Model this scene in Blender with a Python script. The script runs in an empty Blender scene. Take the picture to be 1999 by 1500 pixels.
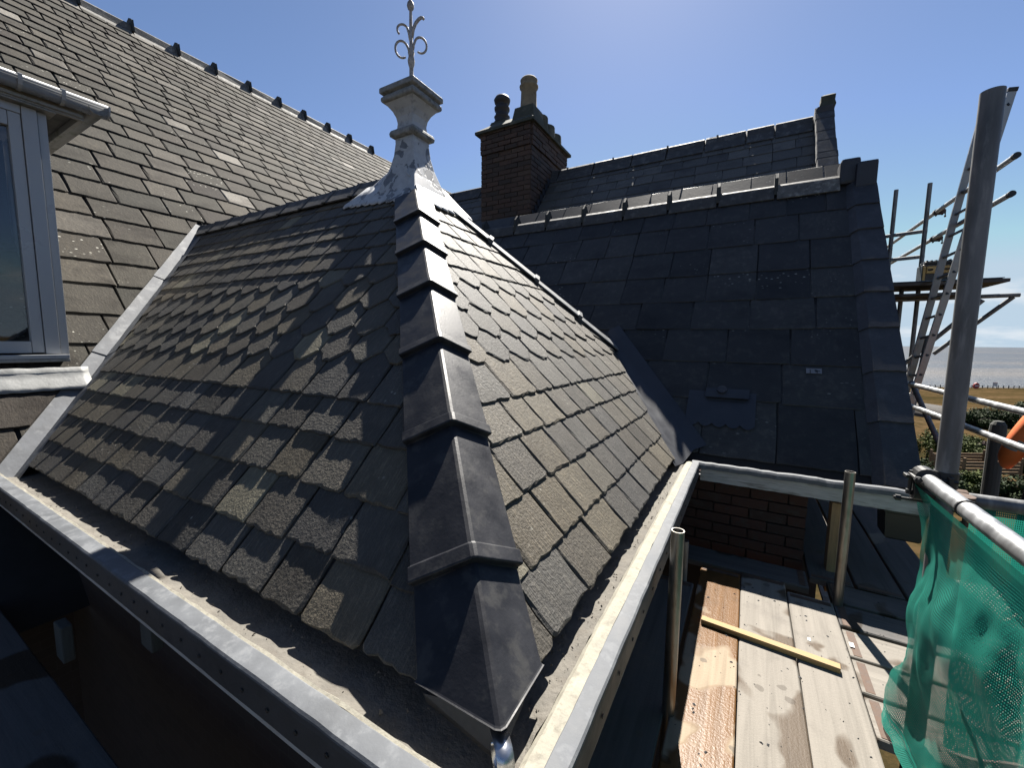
import bpy, bmesh, math, random
from mathutils import Vector, Matrix
V = Vector
rnd = random.Random(7)
scene = bpy.context.scene
COL = scene.collection
R = math.radians

# ------------------------------------------------------------------ camera
HEAD, PITCH, ROLL, FPX = R(29.84), R(5.86), R(-0.62), 801.4
cam_d = bpy.data.cameras.new('camera')
cam = bpy.data.objects.new('camera', cam_d)
COL.objects.link(cam)
_f = V((-math.sin(HEAD), math.cos(HEAD), 0)); _r = V((math.cos(HEAD), math.sin(HEAD), 0)); _u = V((0, 0, 1))
FD = _f * math.cos(PITCH) - _u * math.sin(PITCH)
U0 = _u * math.cos(PITCH) + _f * math.sin(PITCH)
CR = _r * math.cos(ROLL) - U0 * math.sin(ROLL)
CU = U0 * math.cos(ROLL) + _r * math.sin(ROLL)
cam.matrix_world = Matrix(((CR.x, CU.x, -FD.x, 0), (CR.y, CU.y, -FD.y, 0), (CR.z, CU.z, -FD.z, 0), (0, 0, 0, 1)))
cam_d.sensor_width = 36.0
cam_d.lens = FPX / 1999 * 36.0
cam_d.clip_start = 0.02
cam_d.clip_end = 80000
scene.camera = cam

def pix(p):                      # where a place falls in the picture (1999 x 1500), used only to choose which slates get their own object
    d = p.dot(FD)
    if d < 0.05: return None
    return (1000 + FPX * p.dot(CR) / d, 750 - FPX * p.dot(CU) / d, d)

def ray(x, y):
    return FD + CR * ((x - 1000) / FPX) + CU * ((750 - y) / FPX)

# ------------------------------------------------------------------ sky and sun
SUN_EL = R(49.9)
_s = V((-0.245, 0.970, 0)).normalized()
SUN = V((_s.x * math.cos(SUN_EL), _s.y * math.cos(SUN_EL), math.sin(SUN_EL)))
world = bpy.data.worlds.new('World'); scene.world = world; world.use_nodes = True
nt = world.node_tree; nt.nodes.clear()
wo = nt.nodes.new('ShaderNodeOutputWorld'); bg = nt.nodes.new('ShaderNodeBackground')
sky = nt.nodes.new('ShaderNodeTexSky'); sky.sky_type = 'NISHITA'; sky.sun_disc = False
sky.sun_elevation = SUN_EL; sky.sun_rotation = math.atan2(SUN.x, SUN.y)
sky.altitude = 0; sky.air_density = 0.55; sky.dust_density = 0.16; sky.ozone_density = 2.0
bg.inputs['Strength'].default_value = 0.05
# low fair-weather clouds near the horizon, all round
tc = nt.nodes.new('ShaderNodeTexCoord'); mp = nt.nodes.new('ShaderNodeMapping'); mp.inputs['Scale'].default_value = (3.2, 3.2, 13)
mp.inputs['Location'].default_value = (0.35, 0.2, 0.6)
nz = nt.nodes.new('ShaderNodeTexNoise'); nz.inputs['Scale'].default_value = 2.3; nz.inputs['Detail'].default_value = 8; nz.inputs['Roughness'].default_value = 0.58
sx = nt.nodes.new('ShaderNodeSeparateXYZ')
band = nt.nodes.new('ShaderNodeMapRange'); band.interpolation_type = 'SMOOTHSTEP'
for k, v in (('From Min', 0.30), ('From Max', 0.02), ('To Min', 0.0), ('To Max', 0.34)): band.inputs[k].default_value = v
addn = nt.nodes.new('ShaderNodeMath'); addn.operation = 'ADD'
cr = nt.nodes.new('ShaderNodeMapRange'); cr.interpolation_type = 'SMOOTHSTEP'
for k, v in (('From Min', 0.76), ('From Max', 0.94), ('To Min', 0.0), ('To Max', 0.9)): cr.inputs[k].default_value = v
mixc = nt.nodes.new('ShaderNodeMix'); mixc.data_type = 'RGBA'; mixc.inputs['B'].default_value = (4.3, 4.7, 5.1, 1)
L = nt.links.new
L(tc.outputs['Generated'], mp.inputs['Vector']); L(mp.outputs[0], nz.inputs['Vector'])
L(tc.outputs['Generated'], sx.inputs[0]); L(sx.outputs['Z'], band.inputs['Value'])
L(nz.outputs['Fac'], addn.inputs[0]); L(band.outputs[0], addn.inputs[1]); L(addn.outputs[0], cr.inputs['Value'])
lim = nt.nodes.new('ShaderNodeMix'); lim.data_type = 'RGBA'; lim.blend_type = 'DARKEN'; lim.inputs['Factor'].default_value = 1.0; lim.inputs['B'].default_value = (2.95, 3.75, 4.5, 1)
L(sky.outputs[0], lim.inputs['A']); L(lim.outputs['Result'], mixc.inputs['A']); L(cr.outputs[0], mixc.inputs['Factor'])
L(mixc.outputs['Result'], bg.inputs['Color']); L(bg.outputs[0], wo.inputs[0])
sun_d = bpy.data.lights.new('sun', 'SUN'); sun_d.energy = 5.0; sun_d.angle = R(0.53); sun_d.color = (1.0, 0.95, 0.87)
sun = bpy.data.objects.new('sun', sun_d); COL.objects.link(sun)
sun.rotation_mode = 'QUATERNION'; sun.rotation_quaternion = SUN.to_track_quat('Z', 'Y')
sun.location = (0, 0, 30)
vs = scene.view_settings; vs.view_transform = 'Standard'; vs.look = 'None'; vs.exposure = 1.8; vs.gamma = 1.0; vs.use_curve_mapping = False
scene.cycles.max_bounces = 8; scene.cycles.transparent_max_bounces = 24
scene.cycles.use_denoising = True

# ------------------------------------------------------------------ materials
MATS = {}
def nodes_of(name):
    m = bpy.data.materials.new(name); m.use_nodes = True
    t = m.node_tree; b = t.nodes['Principled BSDF']
    return m, t, b
def N(t, kind, **kw):
    n = t.nodes.new(kind)
    for k, v in kw.items():
        if k in n.inputs: n.inputs[k].default_value = v
        else: setattr(n, k, v)
    return n
def ramp(t, stops, interp='LINEAR'):
    n = t.nodes.new('ShaderNodeValToRGB'); e = n.color_ramp; e.interpolation = interp
    while len(e.elements) > 1: e.elements.remove(e.elements[0])
    e.elements[0].position = stops[0][0]; e.elements[0].color = (*stops[0][1], 1)
    for p, c in stops[1:]:
        x = e.elements.new(p); x.color = (*c, 1)
    return n
def mixrgb(t, a, b, fac, mode='MIX'):
    n = t.nodes.new('ShaderNodeMix'); n.data_type = 'RGBA'; n.blend_type = mode
    for sock, val in (('A', a), ('B', b), ('Factor', fac)):
        if hasattr(val, 'is_output'): t.links.new(val, n.inputs[sock])
        else: n.inputs[sock].default_value = (*val, 1) if isinstance(val, tuple) else val
    return n.outputs['Result']
def maprange(t, src, a, b, c=0.0, d=1.0):
    n = t.nodes.new('ShaderNodeMapRange'); n.interpolation_type = 'SMOOTHSTEP'
    t.links.new(src, n.inputs['Value'])
    for k, v in zip(('From Min', 'From Max', 'To Min', 'To Max'), (a, b, c, d)): n.inputs[k].default_value = v
    return n.outputs[0]
def local_vec(t, rand_src='object', scale=(1, 1, 1)):
    """object coordinates shifted by a random offset, so that copies of a mesh do not repeat their grain"""
    tcn = t.nodes.new('ShaderNodeTexCoord')
    if rand_src == 'object': r = t.nodes.new('ShaderNodeObjectInfo').outputs['Random']
    else: r = t.nodes.new('ShaderNodeNewGeometry').outputs['Random Per Island']
    m = N(t, 'ShaderNodeMath', operation='MULTIPLY'); t.links.new(r, m.inputs[0]); m.inputs[1].default_value = 37.0
    ad = N(t, 'ShaderNodeVectorMath', operation='ADD'); t.links.new(tcn.outputs['Object'], ad.inputs[0]); t.links.new(m.outputs[0], ad.inputs[1])
    mp = N(t, 'ShaderNodeMapping'); mp.inputs['Scale'].default_value = scale
    t.links.new(ad.outputs[0], mp.inputs['Vector'])
    return mp.outputs[0], r, ad.outputs[0]

def slate_mat(name, cols, rough=0.75, bump=0.5, bdist=0.004, grain=(120, 26, 120), lichen=0.0, lichen_col=(0.55, 0.54, 0.48), island=False, spec=0.35, stain=0.5, scales=60.0, streak=0.5):
    m, t, b = nodes_of(name)
    vec, rand, plain = local_vec(t, 'island' if island else 'object')
    rp = ramp(t, cols); t.links.new(rand, rp.inputs[0])
    n1 = N(t, 'ShaderNodeTexNoise', Scale=4.0, Detail=6.0, Roughness=0.62); t.links.new(plain, n1.inputs['Vector'])
    c = mixrgb(t, rp.outputs[0], mixrgb(t, rp.outputs[0], (0.42, 0.40, 0.39), 1.0, 'MULTIPLY'), maprange(t, n1.outputs['Fac'], 0.45, 0.75, 0, stain))
    # fine speckle
    n2 = N(t, 'ShaderNodeTexNoise', Scale=140.0, Detail=3.0, Roughness=0.7); t.links.new(plain, n2.inputs['Vector'])
    c = mixrgb(t, c, mixrgb(t, c, (1.5, 1.47, 1.4), 1.0, 'MULTIPLY'), maprange(t, n2.outputs['Fac'], 0.45, 0.75, 0, 0.8))
    if lichen > 0:
        vo = N(t, 'ShaderNodeTexVoronoi', Scale=26.0); t.links.new(plain, vo.inputs['Vector'])
        dots = maprange(t, vo.outputs['Distance'], 0.20, 0.10)
        n3 = N(t, 'ShaderNodeTexNoise', Scale=1.7, Detail=2.0); t.links.new(plain, n3.inputs['Vector'])
        reg = maprange(t, n3.outputs['Fac'], 0.56, 0.70, 0, lichen)
        mu = N(t, 'ShaderNodeMath', operation='MULTIPLY'); t.links.new(dots, mu.inputs[0]); t.links.new(reg, mu.inputs[1])
        c = mixrgb(t, c, lichen_col, mu.outputs[0])
    b.inputs['Roughness'].default_value = rough; b.inputs['Specular IOR Level'].default_value = spec
    mg = N(t, 'ShaderNodeMapping'); mg.inputs['Scale'].default_value = grain; t.links.new(plain, mg.inputs['Vector'])
    g = N(t, 'ShaderNodeTexNoise', Scale=1.0, Detail=4.0, Roughness=0.6); t.links.new(mg.outputs[0], g.inputs['Vector'])
    c = mixrgb(t, c, mixrgb(t, c, (1.75, 1.7, 1.6), 1.0, 'MULTIPLY'), maprange(t, g.outputs['Fac'], 0.48, 0.72, 0, streak))
    t.links.new(c, b.inputs['Base Color'])
    g2 = N(t, 'ShaderNodeTexNoise', Scale=scales, Detail=4.0, Roughness=0.6); t.links.new(plain, g2.inputs['Vector'])
    ad = N(t, 'ShaderNodeMath', operation='ADD'); t.links.new(g.outputs['Fac'], ad.inputs[0]); t.links.new(g2.outputs['Fac'], ad.inputs[1])
    bp = N(t, 'ShaderNodeBump', Strength=bump, Distance=bdist); t.links.new(ad.outputs[0], bp.inputs['Height']); t.links.new(bp.outputs[0], b.inputs['Normal'])
    return m

ALB = 0.68
def plain_mat(name, col, rough=0.6, metal=0.0, var=0.25, nscale=8.0, bump=0.15, bdist=0.003, bscale=60.0, stain=None, stain_amt=0.5, stain_scale=3.0, spec=0.5, stretch=None):
    col = tuple(x * ALB for x in col); stain = tuple(x * ALB for x in stain) if stain else None
    m, t, b = nodes_of(name)
    tcn = t.nodes.new('ShaderNodeTexCoord'); src = tcn.outputs['Object']
    if stretch:
        mp = N(t, 'ShaderNodeMapping'); mp.inputs['Scale'].default_value = stretch; t.links.new(src, mp.inputs['Vector']); src = mp.outputs[0]
    n1 = N(t, 'ShaderNodeTexNoise', Scale=nscale, Detail=6.0, Roughness=0.6); t.links.new(src, n1.inputs['Vector'])
    dark = tuple(x * (1 - var) for x in col); light = tuple(min(1, x * (1 + var)) for x in col)
    rp = ramp(t, [(0.3, dark), (0.7, light)]); t.links.new(n1.outputs['Fac'], rp.inputs[0]); c = rp.outputs[0]
    if stain:
        n2 = N(t, 'ShaderNodeTexNoise', Scale=stain_scale, Detail=7.0, Roughness=0.65); t.links.new(src, n2.inputs['Vector'])
        c = mixrgb(t, c, stain, maprange(t, n2.outputs['Fac'], 0.5, 0.66, 0, stain_amt))
    t.links.new(c, b.inputs['Base Color'])
    b.inputs['Roughness'].default_value = rough; b.inputs['Metallic'].default_value = metal; b.inputs['Specular IOR Level'].default_value = spec
    rr = maprange(t, n1.outputs['Fac'], 0.2, 0.8, max(0.02, rough - 0.12), min(1, rough + 0.12)); t.links.new(rr, b.inputs['Roughness'])
    if bump:
        n3 = N(t, 'ShaderNodeTexNoise', Scale=bscale, Detail=5.0, Roughness=0.6); t.links.new(src, n3.inputs['Vector'])
        bp = N(t, 'ShaderNodeBump', Strength=bump, Distance=bdist); t.links.new(n3.outputs['Fac'], bp.inputs['Height']); t.links.new(bp.outputs[0], b.inputs['Normal'])
    return m

warm_cols = [(0.0, (0.034, 0.033, 0.031)), (0.15, (0.058, 0.052, 0.043)), (0.3, (0.044, 0.043, 0.042)), (0.45, (0.072, 0.062, 0.046)), (0.58, (0.050, 0.049, 0.047)), (0.7, (0.062, 0.058, 0.050)), (0.82, (0.080, 0.070, 0.053)), (0.92, (0.056, 0.055, 0.053)), (0.95, (0.125, 0.115, 0.085)), (0.975, (0.125, 0.115, 0.085)), (0.99, (0.05, 0.048, 0.044))]
MATS['slate_hip'] = slate_mat('slate_hip', warm_cols, rough=0.68, bump=0.85, bdist=0.006, grain=(170, 16, 170), lichen=0.3, scales=85, spec=0.22, streak=0.9)
main_cols = [(0.0, (0.0257, 0.0221, 0.0196)), (0.18, (0.0392, 0.0351, 0.0293)), (0.36, (0.0297, 0.0286, 0.0244)), (0.55, (0.0446, 0.0403, 0.0330)), (0.72, (0.0338, 0.0312, 0.0269)), (0.86, (0.0541, 0.0481, 0.0391)), (0.95, (0.0649, 0.0598, 0.0525)), (0.975, (0.1758, 0.1651, 0.1479)), (0.985, (0.0419, 0.0377, 0.0318))]
MATS['slate_main'] = slate_mat('slate_main', main_cols, rough=0.85, spec=0.12, bump=0.6, bdist=0.006, grain=(70, 22, 70), lichen=0.75, stain=0.95)
MATS['slate_main_far'] = slate_mat('slate_main_far', main_cols, rough=0.85, spec=0.12, bump=0.6, bdist=0.006, grain=(70, 22, 70), lichen=0.5, island=True, stain=0.95)
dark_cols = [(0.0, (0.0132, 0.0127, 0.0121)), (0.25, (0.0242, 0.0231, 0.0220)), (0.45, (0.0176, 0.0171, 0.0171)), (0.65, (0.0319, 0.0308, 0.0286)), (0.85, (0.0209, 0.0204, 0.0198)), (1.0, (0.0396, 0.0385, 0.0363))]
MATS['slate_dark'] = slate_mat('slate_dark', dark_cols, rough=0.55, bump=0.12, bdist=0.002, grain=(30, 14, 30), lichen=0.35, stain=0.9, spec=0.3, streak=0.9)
MATS['verge'] = slate_mat('verge', [(0.0, (0.030, 0.031, 0.035)), (0.5, (0.038, 0.039, 0.044)), (1.0, (0.046, 0.047, 0.052))], rough=0.6, bump=0.3, bdist=0.004, grain=(14, 6, 14), lichen=0.0, stain=0.5, spec=0.3)
MATS['slate_far'] = slate_mat('slate_far', [(0.0, (0.036, 0.035, 0.033)), (0.3, (0.070, 0.067, 0.060)), (0.6, (0.048, 0.047, 0.044)), (1.0, (0.085, 0.081, 0.073))], rough=0.6, bump=0.15, bdist=0.003, lichen=0.4, stain=0.8)
MATS['underlay'] = plain_mat('underlay', (0.010, 0.010, 0.010), 0.9)
MATS['hip_tile'] = plain_mat('hip_tile', (0.022, 0.023, 0.028), 0.47, var=0.35, nscale=9, bump=0.28, bdist=0.002, bscale=90, stain=(0.085, 0.083, 0.078), stain_amt=0.4, stain_scale=13, spec=0.2)
MATS['hip_tile_edge'] = plain_mat('hip_tile_edge', (0.085, 0.082, 0.078), 0.7, var=0.35, nscale=30, bump=0.3)
MATS['ridge_tile'] = plain_mat('ridge_tile', (0.14, 0.135, 0.125), 0.8, var=0.4, nscale=16, bump=0.45, bscale=70, stain=(0.42, 0.41, 0.37), stain_amt=0.6, stain_scale=14)
MATS['ridge_tile_dark'] = plain_mat('ridge_tile_dark', (0.060, 0.059, 0.058), 0.75, var=0.4, nscale=16, bump=0.4, bscale=60, stain=(0.22, 0.215, 0.2), stain_amt=0.45, stain_scale=10)
MATS['fin'] = plain_mat('fin', (0.04, 0.042, 0.038), 0.8, var=0.4, nscale=20)
MATS['lead'] = plain_mat('lead', (0.145, 0.152, 0.165), 0.66, metal=0.08, var=0.3, nscale=7, bump=0.35, bdist=0.004, bscale=22, spec=0.25, stain=(0.25, 0.258, 0.268), stain_amt=0.7, stain_scale=9)
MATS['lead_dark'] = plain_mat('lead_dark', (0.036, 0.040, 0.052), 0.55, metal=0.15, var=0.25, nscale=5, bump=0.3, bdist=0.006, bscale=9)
MATS['lead_pale'] = plain_mat('lead_pale', (0.27, 0.275, 0.27), 0.6, metal=0.05, var=0.28, nscale=8, bump=0.5, bdist=0.008, bscale=10, stain=(0.28, 0.28, 0.27), stain_amt=0.5, stain_scale=6)
MATS['gutter_lead'] = plain_mat('gutter_lead', (0.135, 0.143, 0.155), 0.68, metal=0.0, var=0.22, nscale=9, bump=0.35, bdist=0.003, bscale=40, stain=(0.21, 0.218, 0.228), stain_amt=0.7, stain_scale=18, spec=0.25, stretch=(1, 1, 1))
MATS['gutter_side'] = plain_mat('gutter_side', (0.065, 0.07, 0.078), 0.6, metal=0.3, var=0.35, nscale=6, bump=0.3, stain=(0.02, 0.02, 0.022), stain_amt=0.5)
MATS['cream'] = plain_mat('cream', (0.34, 0.32, 0.26), 0.9, var=0.2, nscale=14, bump=0.7, bdist=0.004, bscale=55, stain=(0.22, 0.20, 0.16), stain_amt=0.7, stain_scale=38)
MATS['grit'] = plain_mat('grit', (0.15, 0.138, 0.118), 0.95, var=0.3, nscale=12, bump=0.9, bdist=0.006, bscale=60, stain=(0.13, 0.115, 0.095), stain_amt=0.8, stain_scale=16)
MATS['dark_timber'] = plain_mat('dark_timber', (0.045, 0.038, 0.033), 0.9, var=0.4, nscale=9, bump=0.5)
MATS['white_paint'] = plain_mat('white_paint', (0.50, 0.50, 0.485), 0.55, var=0.08, nscale=6, bump=0.15, bscale=25, stain=(0.30, 0.29, 0.27), stain_amt=0.45, stain_scale=7)
MATS['old_white'] = plain_mat('old_white', (0.46, 0.455, 0.44), 0.7, var=0.2, nscale=9, bump=0.5, bscale=14, stain=(0.14, 0.135, 0.125), stain_amt=0.75, stain_scale=5, stretch=(1, 6, 8))
MATS['upvc'] = plain_mat('upvc', (0.47, 0.48, 0.49), 0.32, var=0.04, nscale=3, bump=0, stain=(0.5, 0.5, 0.48), stain_amt=0.3)
MATS['upvc_grubby'] = plain_mat('upvc_grubby', (0.34, 0.335, 0.315), 0.5, var=0.15, nscale=6, bump=0.1, stain=(0.16, 0.165, 0.12), stain_amt=0.8, stain_scale=6)
MATS['post_white'] = plain_mat('post_white', (0.52, 0.53, 0.54), 0.5, var=0.1, nscale=10, bump=0.3, bscale=18, stain=(0.17, 0.175, 0.17), stain_amt=0.55, stain_scale=11)
MATS['cap_grey'] = plain_mat('cap_grey', (0.30, 0.305, 0.295), 0.75, var=0.35, nscale=22, bump=0.6, bscale=40, stain=(0.10, 0.105, 0.095), stain_amt=0.8, stain_scale=16)
def peeling():
    m, t, b = nodes_of('peeling_lead')
    tcn = t.nodes.new('ShaderNodeTexCoord')
    n1 = N(t, 'ShaderNodeTexNoise', Scale=6.5, Detail=7.0, Roughness=0.55, Distortion=1.2); t.links.new(tcn.outputs['Object'], n1.inputs['Vector'])
    mask = maprange(t, n1.outputs['Fac'], 0.44, 0.455)
    n2 = N(t, 'ShaderNodeTexNoise', Scale=26.0, Detail=5.0); t.links.new(tcn.outputs['Object'], n2.inputs['Vector'])
    lead = ramp(t, [(0.3, (0.095, 0.10, 0.11)), (0.7, (0.14, 0.148, 0.156))]); t.links.new(n2.outputs['Fac'], lead.inputs[0])
    pale = ramp(t, [(0.3, (0.30, 0.305, 0.31)), (0.7, (0.39, 0.395, 0.395))]); t.links.new(n2.outputs['Fac'], pale.inputs[0])
    t.links.new(mixrgb(t, lead.outputs[0], pale.outputs[0], mask), b.inputs['Base Color'])
    b.inputs['Roughness'].default_value = 0.5
    bp = N(t, 'ShaderNodeBump', Strength=0.6, Distance=0.003); t.links.new(mask, bp.inputs['Height']); t.links.new(bp.outputs[0], b.inputs['Normal'])
    return m
MATS['peeling'] = peeling()
MATS['iron'] = plain_mat('iron', (0.42, 0.40, 0.38), 0.6, var=0.3, nscale=40, bump=0.3, stain=(0.20, 0.13, 0.09), stain_amt=0.7, stain_scale=25)
MATS['zinc'] = plain_mat('zinc', (0.62, 0.63, 0.66), 0.25, metal=0.95, var=0.12, nscale=12, bump=0.08, bscale=160)
MATS['galv'] = plain_mat('galv', (0.40, 0.41, 0.42), 0.45, metal=0.75, var=0.28, nscale=14, bump=0.2, bdist=0.002, bscale=50, stain=(0.24, 0.235, 0.22), stain_amt=0.5, stain_scale=9, stretch=(1, 1, 0.35))
MATS['galv_dull'] = plain_mat('galv_dull', (0.19, 0.195, 0.198), 0.6, metal=0.35, var=0.45, nscale=18, bump=0.25, bscale=70, stain=(0.36, 0.36, 0.35), stain_amt=0.6, stain_scale=30, stretch=(1, 1, 0.18))
MATS['steel_tube'] = plain_mat('steel_tube', (0.30, 0.285, 0.26), 0.38, metal=0.85, var=0.4, nscale=10, bump=0.25, bscale=90, stain=(0.13, 0.09, 0.06), stain_amt=0.45, stain_scale=14, stretch=(1, 1, 0.3))
MATS['alu'] = plain_mat('alu', (0.42, 0.43, 0.44), 0.45, metal=0.75, var=0.15, nscale=10, bump=0.1)
MATS['black'] = plain_mat('black', (0.02, 0.02, 0.021), 0.5, var=0.3)
MATS['rust'] = plain_mat('rust', (0.10, 0.06, 0.04), 0.75, metal=0.2, var=0.5, nscale=30, bump=0.5)
MATS['yellow_plastic'] = plain_mat('yellow_plastic', (0.55, 0.36, 0.12), 0.5, var=0.1)
MATS['batten'] = plain_mat('batten', (0.37, 0.245, 0.105), 0.75, var=0.22, nscale=5, bump=0.3, bscale=40, stretch=(0.6, 14, 14))
MATS['raw_timber'] = plain_mat('raw_timber', (0.36, 0.23, 0.12), 0.85, var=0.25, nscale=6, bump=0.3, stretch=(12, 12, 1))
MATS['grey_timber'] = plain_mat('grey_timber', (0.072, 0.076, 0.07), 0.9, var=0.3, nscale=6, bump=0.4, stretch=(10, 10, 1))
MATS['planter'] = plain_mat('planter', (0.20, 0.125, 0.06), 0.85, var=0.2)
MATS['blue_sheet'] = plain_mat('blue_sheet', (0.03, 0.10, 0.20), 0.5, var=0.2)

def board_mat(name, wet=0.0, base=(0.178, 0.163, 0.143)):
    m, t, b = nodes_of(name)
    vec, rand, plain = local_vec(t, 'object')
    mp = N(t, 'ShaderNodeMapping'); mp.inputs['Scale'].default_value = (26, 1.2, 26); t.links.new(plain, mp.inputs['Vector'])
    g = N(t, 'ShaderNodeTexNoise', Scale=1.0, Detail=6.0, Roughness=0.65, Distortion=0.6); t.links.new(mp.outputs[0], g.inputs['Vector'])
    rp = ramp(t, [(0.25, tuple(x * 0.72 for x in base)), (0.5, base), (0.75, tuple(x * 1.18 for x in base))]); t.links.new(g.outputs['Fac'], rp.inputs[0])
    n1 = N(t, 'ShaderNodeTexNoise', Scale=3.2, Detail=8.0, Roughness=0.7); t.links.new(plain, n1.inputs['Vector'])
    c = mixrgb(t, rp.outputs[0], (0.11, 0.10, 0.09), maprange(t, n1.outputs['Fac'], 0.52, 0.72, 0, 0.55))
    # scuffs and drips: dark round marks
    vo = N(t, 'ShaderNodeTexVoronoi', Scale=7.0, Randomness=1.0); t.links.new(plain, vo.inputs['Vector'])
    n5 = N(t, 'ShaderNodeTexNoise', Scale=24.0, Detail=3.0); t.links.new(plain, n5.inputs['Vector'])
    dd = N(t, 'ShaderNodeMath', operation='MULTIPLY_ADD'); t.links.new(n5.outputs['Fac'], dd.inputs[0]); dd.inputs[1].default_value = 0.22; t.links.new(vo.outputs['Distance'], dd.inputs[2])
    c = mixrgb(t, c, (0.085, 0.075, 0.065), maprange(t, dd.outputs[0], 0.245, 0.225, 0, 0.6))
    # wet patches
    n4 = N(t, 'ShaderNodeTexNoise', Scale=2.6, Detail=3.0, Roughness=0.45, Distortion=0.5); t.links.new(plain, n4.inputs['Vector'])
    lo = 0.62 - 0.28 * wet
    w = maprange(t, n4.outputs['Fac'], lo, lo + 0.035)
    c = mixrgb(t, c, mixrgb(t, c, (0.42, 0.26, 0.125) if wet > 0.5 else (0.40, 0.33, 0.27), 1.0, 'MULTIPLY'), w)
    t.links.new(c, b.inputs['Base Color'])
    t.links.new(maprange(t, w, 0, 1, 0.85, 0.33 if wet > 0.5 else 0.5), b.inputs['Roughness']); b.inputs['Specular IOR Level'].default_value = 0.10
    gb = N(t, 'ShaderNodeTexNoise', Scale=110.0, Detail=3.0, Roughness=0.6); t.links.new(plain, gb.inputs['Vector'])
    ad = N(t, 'ShaderNodeMath', operation='MULTIPLY_ADD'); t.links.new(gb.outputs['Fac'], ad.inputs[0]); ad.inputs[1].default_value = 0.55; t.links.new(g.outputs['Fac'], ad.inputs[2])
    bp = N(t, 'ShaderNodeBump', Strength=0.55, Distance=0.004); t.links.new(ad.outputs[0], bp.inputs['Height']); t.links.new(bp.outputs[0], b.inputs['Normal'])
    return m
MATS['board'] = board_mat('board', 0.12)
MATS['board_damp'] = board_mat('board_damp', 0.42)
MATS['board_wet'] = board_mat('board_wet', 0.80, (0.235, 0.19, 0.14))
MATS['board_shade_grey'] = board_mat('board_shade_grey', 0.1, (0.085, 0.082, 0.08))  # same boards, darker and greyer: shade painted into the planks out of the sun

def brick_mat(name, cols):
    m, t, b = nodes_of(name)
    vec, rand, plain = local_vec(t, 'object')
    rp = ramp(t, cols); t.links.new(rand, rp.inputs[0])
    n = N(t, 'ShaderNodeTexNoise', Scale=22.0, Detail=5.0); t.links.new(plain, n.inputs['Vector'])
    c = mixrgb(t, rp.outputs[0], (0.035, 0.03, 0.028), maprange(t, n.outputs['Fac'], 0.5, 0.75, 0, 0.7))
    t.links.new(c, b.inputs['Base Color']); b.inputs['Roughness'].default_value = 0.9
    bp = N(t, 'ShaderNodeBump', Strength=0.6, Distance=0.004); t.links.new(n.outputs['Fac'], bp.inputs['Height']); t.links.new(bp.outputs[0], b.inputs['Normal'])
    return m
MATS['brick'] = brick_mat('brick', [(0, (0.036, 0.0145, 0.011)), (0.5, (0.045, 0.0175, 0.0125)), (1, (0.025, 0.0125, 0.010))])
MATS['brick_sooty'] = brick_mat('brick_sooty', [(0, (0.058, 0.036, 0.027)), (0.4, (0.078, 0.047, 0.034)), (0.7, (0.040, 0.030, 0.025)), (1, (0.09, 0.058, 0.042))])
MATS['mortar'] = plain_mat('mortar', (0.085, 0.078, 0.07), 0.95, var=0.35, nscale=9, bump=0.4)
MATS['mortar_dark'] = plain_mat('mortar_dark', (0.03, 0.022, 0.018), 0.95, var=0.3)
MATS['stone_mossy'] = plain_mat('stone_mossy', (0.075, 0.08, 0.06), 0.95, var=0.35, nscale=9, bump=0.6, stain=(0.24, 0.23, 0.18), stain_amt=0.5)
MATS['stone_grey'] = plain_mat('stone_grey', (0.07, 0.072, 0.078), 0.9, var=0.3, nscale=12, bump=0.5, stain=(0.22, 0.22, 0.21), stain_amt=0.5, stain_scale=8)
MATS['clay_buff'] = plain_mat('clay_buff', (0.33, 0.26, 0.16), 0.85, var=0.3, nscale=10, bump=0.3, stain=(0.10, 0.08, 0.06), stain_amt=0.8, stain_scale=5)
MATS['clay_black'] = plain_mat('clay_black', (0.035, 0.033, 0.035), 0.6, var=0.3)

def wall_brick_mat():
    m, t, b = nodes_of('wall_brick')
    tcn = t.nodes.new('ShaderNodeTexCoord')
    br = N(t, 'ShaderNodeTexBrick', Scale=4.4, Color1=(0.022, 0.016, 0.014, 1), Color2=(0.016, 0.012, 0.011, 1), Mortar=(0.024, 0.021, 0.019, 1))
    br.inputs['Mortar Size'].default_value = 0.012
    t.links.new(tcn.outputs['UV'], br.inputs['Vector']); t.links.new(br.outputs['Color'], b.inputs['Base Color']); b.inputs['Roughness'].default_value = 0.9
    return m
MATS['wall_brick'] = wall_brick_mat()

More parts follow.
